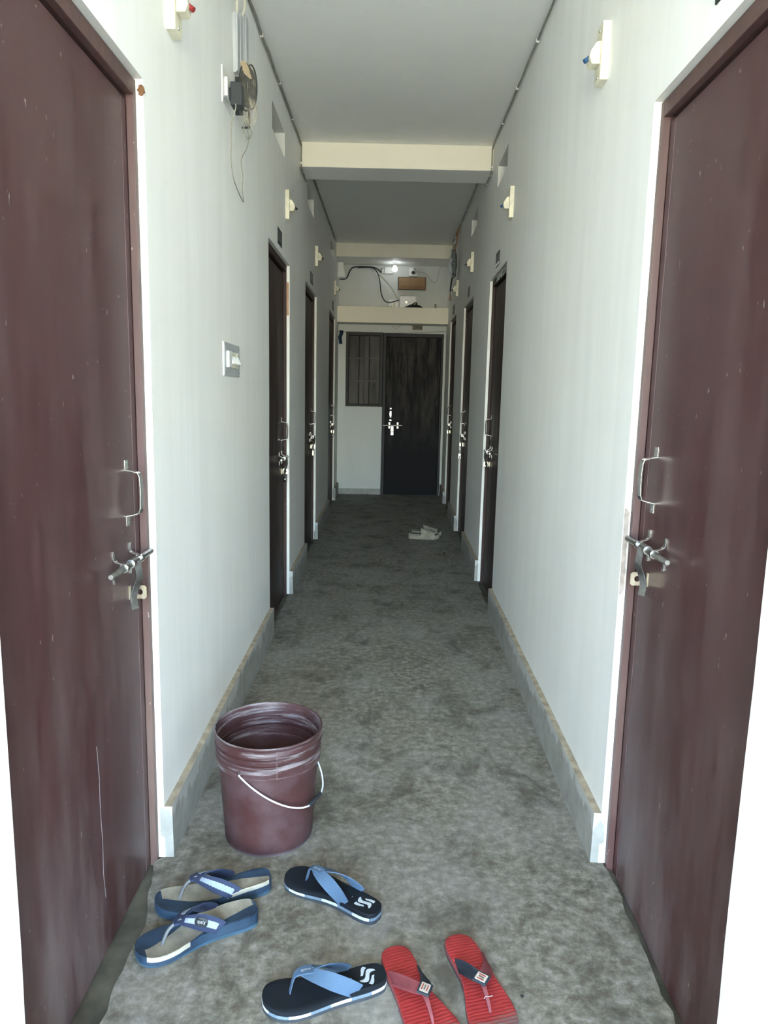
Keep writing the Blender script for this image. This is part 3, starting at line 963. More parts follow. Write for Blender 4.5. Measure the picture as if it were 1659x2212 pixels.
class Dome:
    """strap surface: an arch over the foot from the join (u = 0) to one edge (u = 1)"""
    def __init__(self, sole, s, tj, ta, rise, xj=0.0, inset=0.90, wj=0.020, wa=0.026, twist=0.0):
        self.so, self.s, self.tj, self.ta, self.rise, self.xj, self.inset, self.wj, self.wa, self.twist = sole, s, tj, ta, rise, xj, inset, wj, wa, twist
    def centre(self, u):
        so = self.so
        th = PI / 2 * u
        t = self.tj + (self.ta - self.tj) * (u ** 1.15)
        xe = so.x(t, self.s * self.inset)
        x = self.xj + (xe - self.xj) * math.sin(th)
        z0 = so.top(t, self.s * 0.8) - 0.003
        z = z0 + self.rise * (math.cos(th) ** 0.85 if math.cos(th) > 0 else 0)
        return Vector((x, t * so.L, z))
    def frame(self, u):
        d = 0.02
        a, b = self.centre(max(0, u - d)), self.centre(min(1, u + d))
        tg = (b - a).normalized()
        nrm = Vector((self.so.foot * self.s * math.sin(PI / 2 * u), 0.10, math.cos(PI / 2 * u) + 0.12)).normalized()
        w = tg.cross(nrm).normalized()
        if w.y < 0: w = -w
        nrm = w.cross(tg).normalized()
        if nrm.z < 0 and u < 0.9: nrm = -nrm
        if u >= 0.9 and nrm.x * self.so.foot * self.s < 0: nrm = -nrm
        return w, nrm
    def width(self, u): return self.wj + (self.wa - self.wj) * min(1, u * 1.8)
    def at(self, u, v, h=0.0):
        """v in -0.5..0.5 across the strap, h above its face"""
        c = self.centre(u)
        w, nr = self.frame(u)
        return c + w * (v * self.width(u)) + nr * h
    def sheet(self, u0, u1, v0, v1, h0, h1, nu=16, nv=4, zig=0):
        mb = MB()
        for hh in (h0, h1):
            for i in range(nu + 1):
                for j in range(nv + 1):
                    v = v0 + (v1 - v0) * j / nv
                    if zig and j in (0, nv): v += (0.02 if i % 2 else -0.02) * (1 if j else -1)
                    mb.v.append(tuple(self.at(u0 + (u1 - u0) * i / nu, v, hh)))
        q = (nu + 1) * (nv + 1)
        for i in range(nu):
            for j in range(nv):
                a = i * (nv + 1) + j
                mb.f.append((a, a + nv + 1, a + nv + 2, a + 1))
                mb.f.append((q + a, q + a + 1, q + a + nv + 2, q + a + nv + 1))
            for j in (0, nv):
                a = i * (nv + 1) + j
                mb.f.append((a, a + nv + 1, q + a + nv + 1, q + a))
        for i in (0, nu):
            for j in range(nv):
                a = i * (nv + 1) + j
                mb.f.append((a, a + 1, q + a + 1, q + a))
        mb.mi = [0] * len(mb.f)
        return mb
    def flat(self, vs, fs, uc, vc, du, dv, h):
        """lay 2D lettering on the strap; du, dv = world size to (u, v) scale"""
        mb = MB()
        mb.add([self.at(uc + x * du, vc + y * dv, h) for x, y in vs], fs)
        return mb

def place(t, heel, toe, z=0.0):
    d = Vector((toe[0] - heel[0], toe[1] - heel[1], 0))
    t.location = (heel[0], heel[1], z)
    t.rotation_euler = (0, 0, math.atan2(d.y, d.x) - PI / 2)
    return d.length

S_SWOOSH = []
def swoosh_polys():
    """S-shaped mark: a wave band and two leaves"""
    top, bot = [], []
    for i in range(33):
        x = -1 + 2 * i / 32
        y = 0.30 * math.sin(x * PI)
        w = 0.25 * (1 - 0.55 * abs(x) ** 4)
        top.append((x, y + w))
        bot.append((x, y - w))
    band = top + bot[::-1]
    l1 = [(-0.55, 0.40), (-0.30, 0.30), (0.02, 0.52), (0.34, 0.70), (0.60, 0.74)] + [(0.60 - 1.0 * k / 8, 0.74 + 0.42 * math.sin(PI * (0.25 + 0.75 * k / 8)) - 0.30 * (k / 8)) for k in range(1, 8)]
    l2 = [(-x, -y) for x, y in l1]
    return [band, l1, l2]

def on_sole(so, polys, cx, cy, size, ang, dz):
    mb = MB()
    ca, sa = math.cos(ang), math.sin(ang)
    for poly in polys:
        vs = []
        for x, y in poly:
            X, Y = (x * ca - y * sa) * size, (x * sa + y * ca) * size
            t = (cy + Y) / so.L
            vs.append((cx + X, cy + Y, so.top(t, 0.3) + dz))
        mb.add(vs, [tuple(range(len(vs)))])
    return mb

# --- black flip-flops with blue straps
M_EVA = plain('black_foam', (0.006, 0.009, 0.014), 0.7, 0, 0.15, 30, 0.05, 0.25)
M_EVA2 = plain('charcoal_rubber', (0.035, 0.043, 0.052), 0.7, 0, 0.1, 30)
M_SWHITE = plain('white_rubber', (0.48, 0.50, 0.48), 0.55, 0, 0.05, 60)
M_SGREY = plain('slate_rubber', (0.13, 0.18, 0.23), 0.55, 0, 0.06, 60)
M_PRINTW = plain('pale_print', (0.48, 0.53, 0.56), 0.6, 0, 0.05, 80)

def webbing(name, c1, c2, scale=900):
    m, nt, N, L, b = nodes_of(name)
    v = mapping(N, L, (1, 1, 1))
    w = N.new('ShaderNodeTexWave')
    w.inputs['Scale'].default_value = scale / 6.0
    w.inputs['Distortion'].default_value = 0.6
    w.bands_direction = 'DIAGONAL'
    L.new(v, w.inputs['Vector'])
    L.new(ramp(N, L, w.outputs['Fac'], [(0.2, c1), (0.8, c2)]), b.inputs['Base Color'])
    b.inputs['Roughness'].default_value = 0.8
    bump(N, L, b, w.outputs['Fac'], 0.3, 0.001)
    return m
M_BLUEWEB = webbing('blue_webbing', (0.040, 0.080, 0.140), (0.078, 0.135, 0.215))
M_NAVYWEB = webbing('navy_webbing', (0.012, 0.020, 0.052), (0.024, 0.038, 0.088))
TXT = text_verts('sparx', 1.0)
TXT7 = text_verts('7', 1.0)

def flip_black(label, heel, toe, foot):
    t = thing('flip_flop', (0, 0, 0), 0, label, 'flip flop', 'black flip flops with blue straps')
    L = place(t, heel, toe)
    so = Sole(L, foot, 1.02, 0.030, 0.026, 0.0, 0.004)
    so.body(0.0, 0.42, 0.03, 0.0).build('outsole', M_EVA2, t, smooth=True, sharp=35)
    so.body(0.42, 1.0, 0.006, 0.0).build('footbed', M_EVA, t, smooth=True, sharp=35)
    # white and slate inlays round the side of the sole
    per = so.perimeter(120)
    n = len(per)
    lens = [0.0]
    P3 = [so.pt(a, s) for a, s in per]
    for i in range(n): lens.append(lens[-1] + (P3[(i + 1) % n] - P3[i]).length)
    tot = lens[-1]
    for k in range(14):
        a0, a1 = tot * k / 14 + tot * 0.012, tot * (k + 1) / 14 + tot * 0.012
        mb = MB()
        cols = []
        for q in range(7):
            d = (a0 + (a1 - a0) * q / 6) % tot
            i = max(j for j in range(n) if lens[j] <= d)
            f = (d - lens[i]) / max(1e-9, lens[i + 1] - lens[i])
            p = P3[i].lerp(P3[(i + 1) % n], f)
            tg = (P3[(i + 1) % n] - P3[i]).normalized()
            nr = Vector((tg.y, -tg.x, 0))
            if nr.dot(p - Vector((0, L * 0.5, 0)) * 1.0 - Vector((0, 0, p.z))) < 0: nr = -nr
            hb = so.base(p.y / L)
            hz = so.top(p.y / L, 1.0) - hb
            cols.append((p, nr, hb + hz * 0.36, hb + hz * 0.62))
        for p, nr, za, zb in cols:
            for off, z in ((-0.002, za), (0.0009, za), (0.0009, zb), (-0.002, zb)):
                mb.v.append((p.x + nr.x * off, p.y + nr.y * off, z))
        for i in range(6):
            for j in range(4):
                j2 = (j + 1) % 4
                mb.f.append((i * 4 + j, i * 4 + j2, i * 4 + 4 + j2, i * 4 + 4 + j))
        mb.f += [(0, 1, 2, 3), (24, 25, 26, 27)]
        mb.mi = [0] * len(mb.f)
        mb.build('side_inlay', M_SWHITE if k % 2 == 0 else M_SGREY, t, smooth=True, sharp=50)
    xj = -0.008 * foot
    join_t = 0.66
    for s in (-1, 1):
        d = Dome(so, s, join_t, 0.27 if s > 0 else 0.30, 0.046, xj, 0.92, 0.028, 0.034)
        d.sheet(0.0, 1.0, -0.5, 0.5, -0.0012, 0.0012, 18, 4).build('strap', M_BLUEWEB, t, smooth=True, sharp=50)
        if s > 0: tabd = d
    # loop tab over the join, with lettering, and the toe post
    c = tabd.centre(0.0)
    mb = MB()
    pth = smooth_path([c + Vector((0, -0.017, 0.0015)), c + Vector((0, 0.000, 0.0032)), c + Vector((0, 0.016, 0.0015)), c + Vector((0, 0.026, -0.008)), Vector((xj, (join_t + 0.10) * L + 0.008, so.top(0.78) - 0.003))], 4)
    m_ = len(pth)
    ws = [0.024 - 0.013 * min(1, max(0, (i / (m_ - 1) - 0.35) / 0.4)) for i in range(m_)]
    mb.ribbon(pth, (1, 0, 0), [Vector((0, 0.4, 1))] * m_, ws, 0.0032)
    tab = mb.build('toe_post', M_BLUEWEB, t, bevel=0.0006)
    vs, fs = TXT
    mb = MB()
    mb.add([(xj + foot * 0 + y * 0.010, c.y + 0.000 - x * 0.0105, c.z + 0.0056 - 0.05 * abs(x * 0.0105)) for x, y in vs], fs)
    mb.build('lettering', M_SWHITE, tab)
    lo = on_sole(so, swoosh_polys(), 0.003 * foot, L * 0.155, 0.0235, PI / 2 - 0.45 if foot > 0 else PI / 2 + 0.5, 0.0006)
    lo.build('printed_mark', M_PRINTW, t)
    vs, fs = TXT7
    mb = MB()
    mb.add([(0.002 * foot + y * 0.008, L * 0.29 - x * 0.008, so.top(0.29) + 0.0006) for x, y in vs], fs)
    mb.build('size_number', M_PRINTW, t)
    return t
flip_black('black flip flop with blue strap right of the bucket foot', (0.612, 1.662), (0.370, 1.822), 1)
flip_black('black flip flop with blue strap lying nearest the viewer', (0.628, 1.468), (0.366, 1.378), -1)

# --- navy and tan flip-flops with striped straps
def two_tone():
    m, nt, N, L, b = nodes_of('navy_sole_foam')
    v = mapping(N, L)
    n = tex_noise(N, L, v, 26, 5, 0.6)
    L.new(ramp(N, L, n, [(0.3, (0.008, 0.022, 0.046)), (0.72, (0.020, 0.048, 0.085))]), b.inputs['Base Color'])
    b.inputs['Roughness'].default_value = 0.6
    return m
M_NAVY = two_tone()
M_TEAL = plain('dusty_blue_rubber', (0.036, 0.085, 0.135), 0.6, 0, 0.18, 20)
M_TAN = plain('worn_tan_foam', (0.25, 0.225, 0.175), 0.75, 0, 0.16, 28)
M_TANE = plain('pale_tan_edge', (0.36, 0.335, 0.265), 0.75, 0, 0.08, 28)
M_GREYRUB = plain('grey_rubber_post', (0.12, 0.13, 0.135), 0.4, 0, 0.06, 28)
M_STRIPE = plain('pale_blue_stripe', (0.27, 0.32, 0.37), 0.8, 0, 0.05, 60)

def flip_navy(label, heel, toe, foot, badge):
    t = thing('flip_flop', (0, 0, 0), 0, label, 'flip flop', 'navy and tan flip flops')
    L = place(t, heel, toe)
    so = Sole(L, foot, 1.08, 0.034, 0.022, 0.004, 0.010)
    so.body(0.0, 0.25, 0.05, 0.0).build('outsole', M_TEAL, t, smooth=True, sharp=35)
    so.body(0.25, 1.0, 0.0, 0.0).build('midsole', M_NAVY, t, smooth=True, sharp=40)
    # diagonal tan panel across the footbed: from the inner heel to the outer toe
    mb = MB()
    nt_, ns = 36, 12
    def lim(tt):
        lo = 0.30 - 1.30 * max(0.0, min(1.0, (tt - 0.02) / 0.58)) ** 0.85
        hi = 1.0 - 1.25 * max(0.0, min(1.0, (tt - 0.50) / 0.42)) ** 0.8
        return lo, hi
    t0, t1 = 0.025, 0.935
    for i in range(nt_ + 1):
        tt = t0 + (t1 - t0) * i / nt_
        a, b_ = lim(tt)
        for j in range(ns + 1):
            s = a + (b_ - a) * j / ns
            s = max(-0.985, min(0.985, s))
            mb.v.append(tuple(so.pt(tt, s, 0.0011)))
    for i in range(nt_):
        for j in range(ns):
            a = i * (ns + 1) + j
            mb.f.append((a, a + 1, a + ns + 2, a + ns + 1))
    mb.mi = [0] * len(mb.f)
    mb.build('tan_panel', M_TAN, t, smooth=True)
    # the tan panel wraps over the sole edge as a pale lip
    for side, ta, tb in ((-1, 0.60, 0.94), (1, 0.04, 0.42)):
        mb = MB()
        for i in range(15):
            tt = ta + (tb - ta) * i / 14
            p = so.pt(tt, side)
            q = Vector((foot * side * 0.0009, 0, 0))
            mb.v += [tuple(so.pt(tt, side * 0.97, 0.0013)), tuple(p + q + Vector((0, 0, -0.001))), tuple(p + q + Vector((0, 0, -0.010)))]
        for i in range(14):
            for j in range(2):
                a = i * 3 + j
                mb.f.append((a, a + 1, a + 4, a + 3))
        mb.mi = [0] * len(mb.f)
        mb.build('tan_lip', M_TANE, t, smooth=True)
    xj = -0.010 * foot
    for s in (-1, 1):
        d = Dome(so, s, 0.66, 0.34, 0.050, xj, 0.97, 0.022, 0.036)
        st_ = d.sheet(0.0, 1.0, -0.5, 0.5, -0.0016, 0.0016, 18, 4).build('strap', M_NAVYWEB, t, smooth=True, sharp=50)
        segs = [(0.16, 0.92)]
        if badge and s < 0: segs = [(0.16, 0.41), (0.67, 0.92)]
        for (ua, ub) in segs:
            d.sheet(ua, ub, -0.20, 0.20, 0.0012, 0.0024, 22, 2, zig=1).build('pale_stripe', M_STRIPE, st_)
        if s < 0:
            lw_ = [(0.54 + 0.150 * math.copysign(abs(math.cos(2 * PI * k / 24)) ** 0.6, math.cos(2 * PI * k / 24)), 0.27 * math.copysign(abs(math.sin(2 * PI * k / 24)) ** 0.6, math.sin(2 * PI * k / 24))) for k in range(24)]
            if badge:
                mb = MB()
                vs = [d.at(u, v, 0.0020) for u, v in lw_] + [d.at(u, v, 0.0042) for u, v in lw_]
                mb.add(vs, [tuple(range(24)), tuple(range(47, 23, -1))] + [(k, (k + 1) % 24, 24 + (k + 1) % 24, 24 + k) for k in range(24)])
                bd = mb.build('badge', M_BLACKP, t)
                vx, fx = TXT
                d.flat(vx, fx, 0.54, 0.0, 0.085, -0.36, 0.0046).build('lettering', M_SWHITE, bd)
    jc = Vector((xj, 0.66 * L, so.top(0.66) + 0.047))
    mb = MB()
    mb.tube(smooth_path([jc + Vector((0, -0.006, 0.002)), jc + Vector((0, 0.012, -0.004)), jc + Vector((0, 0.028, -0.018)), Vector((xj, 0.80 * L, so.top(0.8) - 0.003))], 4), 0.0042, 10)
    mb.build('toe_post', M_GREYRUB, t, smooth=True)
    mb = MB().box((xj - 0.012, jc.y - 0.014, jc.z - 0.003), (xj + 0.012, jc.y + 0.014, jc.z + 0.0035))
    mb.build('join_patch', M_NAVYWEB, t, bevel=0.003)
    return t
flip_navy('navy and tan flip flop farther back, its toe under the other one', (0.318, 1.792), (0.045, 1.668), -1, False)
flip_navy('navy and tan flip flop with an oval black badge on its strap', (0.303, 1.665), (0.042, 1.522), 1, True)

# --- red flip-flops
def red_foam():
    m, nt, N, L, b = nodes_of('worn_red_foam')
    v = mapping(N, L)
    n = tex_noise(N, L, v, 16, 5, 0.6)
    wv = N.new('ShaderNodeTexWave')
    wv.inputs['Scale'].default_value = 36
    wv.inputs['Distortion'].default_value = 3.0
    wv.bands_direction = 'Y'
    L.new(v, wv.inputs['Vector'])
    sep = N.new('ShaderNodeSeparateXYZ')
    L.new(v, sep.inputs[0])
    c = ramp(N, L, n, [(0.3, (0.23, 0.014, 0.015)), (0.7, (0.36, 0.026, 0.026))])
    # the toe has been rubbed down to grey rubber
    rub = math_n(N, L, 'ADD', math_n(N, L, 'ADD', sep.outputs['Y'], math_n(N, L, 'MULTIPLY', n, 0.10)), math_n(N, L, 'MULTIPLY', wv.outputs['Fac'], 0.012))
    c = mixc(N, L, frange(N, L, rub, 0.292, 0.312, 0, 0.85), c, (0.155, 0.115, 0.105))
    worn = tex_noise(N, L, mapping(N, L, (1, 1, 1), (4, 4, 4)), 9, 3, 0.5)
    c = mixc(N, L, frange(N, L, worn, 0.56, 0.72, 0, 0.45), c, (0.15, 0.022, 0.022))
    L.new(c, b.inputs['Base Color'])
    b.inputs['Roughness'].default_value = 0.6
    bump(N, L, b, wv.outputs['Fac'], 0.25, 0.002)
    return m
M_RED = red_foam()
M_REDSIDE = plain('dusty_red_rubber', (0.22, 0.055, 0.060), 0.7, 0, 0.15, 22)
M_REDOUT = plain('dark_rubber_outsole', (0.028, 0.028, 0.034), 0.7, 0, 0.15, 22)
M_PINKS = plain('faded_red_strap', (0.20, 0.045, 0.052), 0.65, 0, 0.14, 18)
M_NAVYS = plain('faded_navy_strap', (0.020, 0.030, 0.042), 0.55, 0, 0.2, 18)
M_BADGE = plain('cream_badge', (0.48, 0.43, 0.36), 0.5, 0, 0.08, 60)

def flip_red(label, heel, toe, foot, thread):
    t = thing('flip_flop', (0, 0, 0), 0, label, 'flip flop', 'red flip flops')
    L = place(t, heel, toe)
    so = Sole(L, foot, 1.14, 0.022, 0.017, 0.0, 0.004)
    so.body(0.0, 0.34, 0.03, 0.0).build('outsole', M_REDOUT, t, smooth=True, sharp=35)
    so.body(0.34, 0.95, 0.0, 0.0).build('midsole', M_REDSIDE, t, smooth=True, sharp=35)
    so.body(0.95, 1.0, 0.02, 0.025, 0.0006).build('footbed', M_RED, t, smooth=True, sharp=35)
    xj = -0.004 * foot
    tj = 0.60
    for s in (-1, 1):
        outer = s > 0
        d = Dome(so, s, tj, 0.28 if outer else 0.30, 0.040, xj, 0.90, 0.026, 0.027)
        mt = M_PINKS if outer else M_NAVYS
        st_ = d.sheet(0.0, 1.0, -0.5, 0.5, -0.0012, 0.0012, 18, 2).build('strap', mt, t, smooth=True, sharp=50)
        for r_ in range(6):
            v = -0.36 + 0.144 * r_
            d.sheet(0.06, 0.96, v - 0.035, v + 0.035, 0.0008, 0.0020, 16, 1).build('rib', mt, st_, smooth=True, sharp=50)
        if not outer:
            # badge block at the join
            c = d.centre(0.03)
            w, nr = d.frame(0.03)
            tg = w.cross(nr)
            M4 = Matrix(((tg.x, w.x, nr.x, c.x), (tg.y, w.y, nr.y, c.y), (tg.z, w.z, nr.z, c.z), (0, 0, 0, 1)))
            bl = MB().box((-0.016, -0.0140, -0.001), (0.016, 0.0140, 0.0042), M4).build('badge_block', M_NAVYS, t, bevel=0.0012)
            MB().box((-0.0120, -0.0100, 0.004), (0.0120, 0.0100, 0.0050), M4).build('badge', M_BADGE, bl)
            for yy in (-0.0056, 0.0056):
                MB().box((-0.0080, yy - 0.0012, 0.0049), (0.0080, yy + 0.0012, 0.0055), M4).build('red_bar', M_REDP, bl)
            MB().box((-0.0066, -0.0018, 0.0049), (0.0066, 0.0018, 0.0055), M4).build('silver_mark', M_CHROME, bl)
    jc = Vector((xj, tj * L, so.top(tj) + 0.030))
    pth = smooth_path([jc + Vector((0, 0.004, -0.001)), jc + Vector((0, 0.020, -0.008)), Vector((xj, (tj + 0.13) * L, so.top(tj + .13) + 0.010)), Vector((xj, (tj + 0.165) * L, so.top(tj + 0.165) - 0.002))], 4)
    mb = MB()
    m_ = len(pth)
    mb.ribbon(pth, (1, 0, 0), [Vector((0, 0.5, 1))] * m_, [0.011 - 0.006 * i / (m_ - 1) for i in range(m_)], 0.005)
    post = mb.build('toe_post', M_PINKS, t, bevel=0.001)
    if thread:
        mb = MB().tube(smooth_path([pth[m_ // 2] + Vector((-0.012, 0, 0.004)), pth[m_ // 2] + Vector((-0.004, 0.001, 0.005)), pth[m_ // 2] + Vector((0.004, -0.001, 0.004)), pth[m_ // 2] + Vector((0.009, 0.003, 0.004))], 4), 0.0007, 6)
        mb.build('repair_thread', M_SWHITE, post)
    return t
flip_red('red flip flop with navy strap, left of the red pair', (0.646, 1.550), (0.750, 1.275), 1, False)
flip_red('red flip flop mended with white thread, right of the red pair', (0.800, 1.592), (0.876, 1.305), -1, True)

# --- cream slides near the far end
M_SLIDE = plain('dirty_cream_foam', (0.26, 0.235, 0.18), 0.8, 0, 0.16, 30, 0.1)
M_SLIDED = plain('dirty_insole', (0.12, 0.105, 0.08), 0.85, 0, 0.2, 40)
def slide(label, heel, toe, foot):
    t = thing('slide_slipper', (0, 0, 0), 0, label, 'slipper', 'cream slides')
    L = place(t, heel, toe)
    so = Sole(L, foot, 1.10, 0.042, 0.034, 0.006, 0.012)
    so.body(0.0, 1.0, 0.05, 0.0, 0.004).build('sole', M_SLIDE, t, smooth=True, sharp=50)
    mb = MB()
    mb.grid(lambda a, b: so.pt(0.05 + 0.90 * a, -0.84 + 1.68 * b, 0.0015), 26, 8)
    mb.build('insole', M_SLIDED, t, smooth=True)
    mb = MB()
    for k in range(13):        # ridges round the heel
        tt = 0.04 + 0.034 * k
        for s in (-1, 1):
            p = so.pt(tt, s)
            mb.tube([(p.x, p.y, so.base(tt) + 0.010), (p.x * 1.015, p.y, p.z - 0.010), (p.x * 0.97, p.y, p.z + 0.001)], 0.0036, 6)
    mb.build('heel_ridges', M_SLIDE, t, smooth=True, kind='stuff')
    # broad band over the instep, open at the toe
    mb = MB()
    nu, nv = 20, 8
    for h in (0.0, 0.005):
        for i in range(nu + 1):
            th = PI * i / nu
            for j in range(nv + 1):
                f = j / nv
                tt = 0.44 + 0.42 * f
                rise = (0.066 - 0.030 * f)
                side = math.cos(th)
                w = so.half(tt, 1 if side > 0 else -1)
                x = foot * (side * (w + h + 0.001)) + 0.004 * foot * math.sin(PI * tt)
                z = so.top(tt) - 0.016 + (rise + 0.012 + h) * (math.sin(th) ** 0.8)
                mb.v.append((x, (tt - 0.05 * math.sin(th) * (1 - f)) * L, z))
    q = (nu + 1) * (nv + 1)
    for i in range(nu):
        for j in range(nv):
            a = i * (nv + 1) + j
            mb.f += [(a, a + 1, a + nv + 2, a + nv + 1), (q + a, q + a + nv + 1, q + a + nv + 2, q + a + 1)]
        for j in (0, nv):
            a = i * (nv + 1) + j
            mb.f.append((a, a + nv + 1, q + a + nv + 1, q + a))
    mb.mi = [0] * len(mb.f)
    bd = mb.build('instep_band', M_SLIDE, t, smooth=True, sharp=60)
    return t
slide('worn cream slide on the dark floor, nearer of the pair', (0.862, 6.715), (1.150, 6.675), 1)
slide('worn cream slide on the dark floor, behind its mate', (0.895, 6.865), (1.180, 6.830), -1)

# ------------------------------------------------------------------ fittings on the side walls
def wall_thing(name, side, u, z, label, cat, group=None, off=0.0):
    p = (PL if side < 0 else PR)(u, off, z)
    return thing(name, p, -PI / 2 if side < 0 else RANG, label, cat, group)

def lamp_holder(side, u, z, stub, label):
    """painted wooden block with an angled bulb holder. local: x along wall, y out, z up; u = edge nearer the viewer"""
    m = -1 if side < 0 else 1
    t = wall_thing('lamp_holder', side, u, z, label, 'lamp holder', 'cream lamp holder blocks on the side walls')
    MB().box((0, -0.004, -0.082), (m * 0.070, 0.024, 0.082)).build('wood_block', M_IVORY, t, bevel=0.003)
    poly = [(0.024, 0.030), (0.036, 0.028), (0.052, 0.004), (0.056, -0.014), (0.048, -0.034), (0.024, -0.034)]
    q = MB().prism(poly, lambda p: (m * 0.012, p[0], p[1]), lambda p: (m * 0.058, p[0], p[1]))
    h = q.build('holder', M_IVORY, t, bevel=0.002)
    q = MB().tube([(m * 0.036, 0.050, -0.008), (m * 0.034, 0.066, -0.020)], [0.007, 0.0075], 10)
    q.build('plug', stub, t, smooth=True)
    for zz in (-0.066, 0.066):
        MB().lathe([(0.005, 0.0), (0.0045, 0.002), (0.0, 0.003)], 10, Matrix.Translation((m * 0.035, 0.0238, zz)) @ Matrix.Rotation(-PI / 2, 4, 'X')).build('screw', M_STEEL, t)
    return t
M_DKP = M_BLACKP
lamp_holder(-1, 2.115, 2.352, M_REDP, 'cream lamp holder block with red plug, top left near the viewer')
lamp_holder(-1, 4.500, 2.413, M_DKP, 'cream lamp holder block above the second left door')
lamp_holder(-1, 6.410, 2.468, M_DKP, 'cream lamp holder block above the third left door')
lamp_holder(-1, 8.810, 2.545, M_DKP, 'cream lamp holder block above the farthest left door')
lamp_holder(1, 2.372, 2.356, M_BLUEP, 'cream lamp holder block with bright blue plug, beside the nearest right door')
lamp_holder(1, 4.200, 2.380, M_BLUEP, 'cream lamp holder block with dark blue plug before the second right door')
lamp_holder(1, 6.370, 2.440, M_DKP, 'cream lamp holder block above the third right door')
lamp_holder(1, 7.930, 2.445, M_DKP, 'cream lamp holder block below the foil balloon')

def number_plate(side, u, z, w, h, label, strip):
    m = -1 if side < 0 else 1
    t = wall_thing('number_plate', side, u, z, label, 'number plate', 'dark number plates over the doors')
    MB().box((-w / 2, -0.002, -h / 2), (w / 2, 0.004, h / 2)).build('plate', M_PLATE, t, bevel=0.001)
    MB().box((-w * 0.36, 0.004, -h * 0.30), (w * 0.36, 0.0052, h * 0.34)).build('printed_field', M_PLATEM, t)
    if strip: MB().box((-w / 2 + 0.003, 0.004, -h / 2 + 0.003), (w / 2 - 0.003, 0.0055, -h / 2 + 0.016)).build('bright_strip', M_CHROME, t)
    return t
number_plate(-1, 4.255, 2.175, 0.16, 0.085, 'dark number plate over the second left door', False)
number_plate(-1, 6.080, 2.235, 0.19, 0.085, 'dark number plate over the third left door', False)
number_plate(-1, 8.600, 2.320, 0.20, 0.095, 'dark number plate over the farthest left door', False)
number_plate(1, 1.500, 2.135, 0.15, 0.085, 'dark number plate over the nearest right door, mostly out of view', False)
number_plate(1, 4.770, 2.180, 0.15, 0.085, 'dark number plate with bright lower edge over the second right door', True)
number_plate(1, 6.690, 2.240, 0.16, 0.085, 'dark number plate over the third right door', False)
number_plate(1, 8.480, 2.290, 0.18, 0.095, 'dark number plate over the farthest right door', False)

# switch board
t = wall_thing('switch_board', -1, 2.902, 1.442, 'grey plate with white rocker switches on the left wall', 'switch')
MB().box((-0.148, -0.004, -0.064), (0.148, 0.0025, 0.064)).build('backing', M_WHITEP, t, bevel=0.002)
MB().box((-0.144, 0.0025, -0.061), (0.144, 0.0055, 0.061)).build('face_plate', M_GREYP, t, bevel=0.001)
MB().box((0.062, 0.005, -0.031), (0.112, 0.017, 0.031)).build('socket_module', M_WHITEP, t, bevel=0.004)
for k in range(5):
    x = 0.034 - 0.031 * k
    sw = MB().box((x - 0.0145, 0.005, -0.030), (x + 0.0145, 0.0085, 0.030)).build('switch_module', M_IVORY, t, bevel=0.001)
    MB().prism([(0.007, 0.016), (0.010, 0.014), (0.022, -0.014), (0.007, -0.016)], lambda p: (x - 0.0085, p[0], p[1]), lambda p: (x + 0.0085, p[0], p[1])).build('rocker', M_WHITEP, sw, bevel=0.001)
for sx in (-0.125, 0.125):
    for sz in (-0.046, 0.046):
        MB().lathe([(0.0048, 0.0), (0.0044, 0.0016), (0.0, 0.0020)], 12, Matrix.Translation((sx, 0.0053, sz)) @ Matrix.Rotation(-PI / 2, 4, 'X')).build('screw', M_STEEL, t)

# socket plate with adapter
t = wall_thing('wall_socket', -1, 2.868, 2.402, 'white socket plate high on the left wall holding a black adapter', 'socket')
MB().box((-0.075, -0.002, -0.062), (0.075, 0.0045, 0.062)).build('plate', M_WHITEP, t, bevel=0.002)
MB().box((0.000, 0.0045, -0.032), (0.050, 0.0165, 0.032)).build('socket_module', M_WHITEP, t, bevel=0.003)
for sx, sz in ((-0.055, 0.03), (0.058, -0.042)):
    MB().lathe([(0.005, 0.0), (0.004, 0.002), (0.0, 0.0024)], 10, Matrix.Translation((sx, 0.0045, sz)) @ Matrix.Rotation(-PI / 2, 4, 'X')).build('screw', M_STEEL, t)
t = wall_thing('power_adapter', -1, 2.850, 2.382, 'black plug-in power adapter with thin hanging cord on the left wall', 'adapter')
MB().box((-0.030, 0.024, -0.040), (0.024, 0.066, 0.040)).build('body', M_BLACKP, t, bevel=0.004)
MB().box((-0.016, 0.0175, -0.020), (0.018, 0.030, 0.020)).build('plug_face', M_BLACKP, t, bevel=0.002)
def lpt(u, n, z): return Vector((-(u - 2.850), n, z - 2.382))
cord = [lpt(2.815, 0.045, 2.342), lpt(2.815, 0.045, 2.325), lpt(2.797, 0.034, 2.264), lpt(2.812, 0.03, 2.206), lpt(2.795, 0.03, 2.161), lpt(2.830, 0.03, 2.101), lpt(2.93, 0.03, 2.071), lpt(3.028, 0.03, 2.060), lpt(3.040, 0.028, 2.074), lpt(3.008, 0.03, 2.103), lpt(3.018, 0.03, 2.154), lpt(2.995, 0.03, 2.206), lpt(3.075, 0.034, 2.268), lpt(3.090, 0.04, 2.300), lpt(3.06, 0.045, 2.345)]
MB().tube(smooth_path(cord, 6), 0.0021, 6).build('cord', M_CABLE, t, smooth=True)

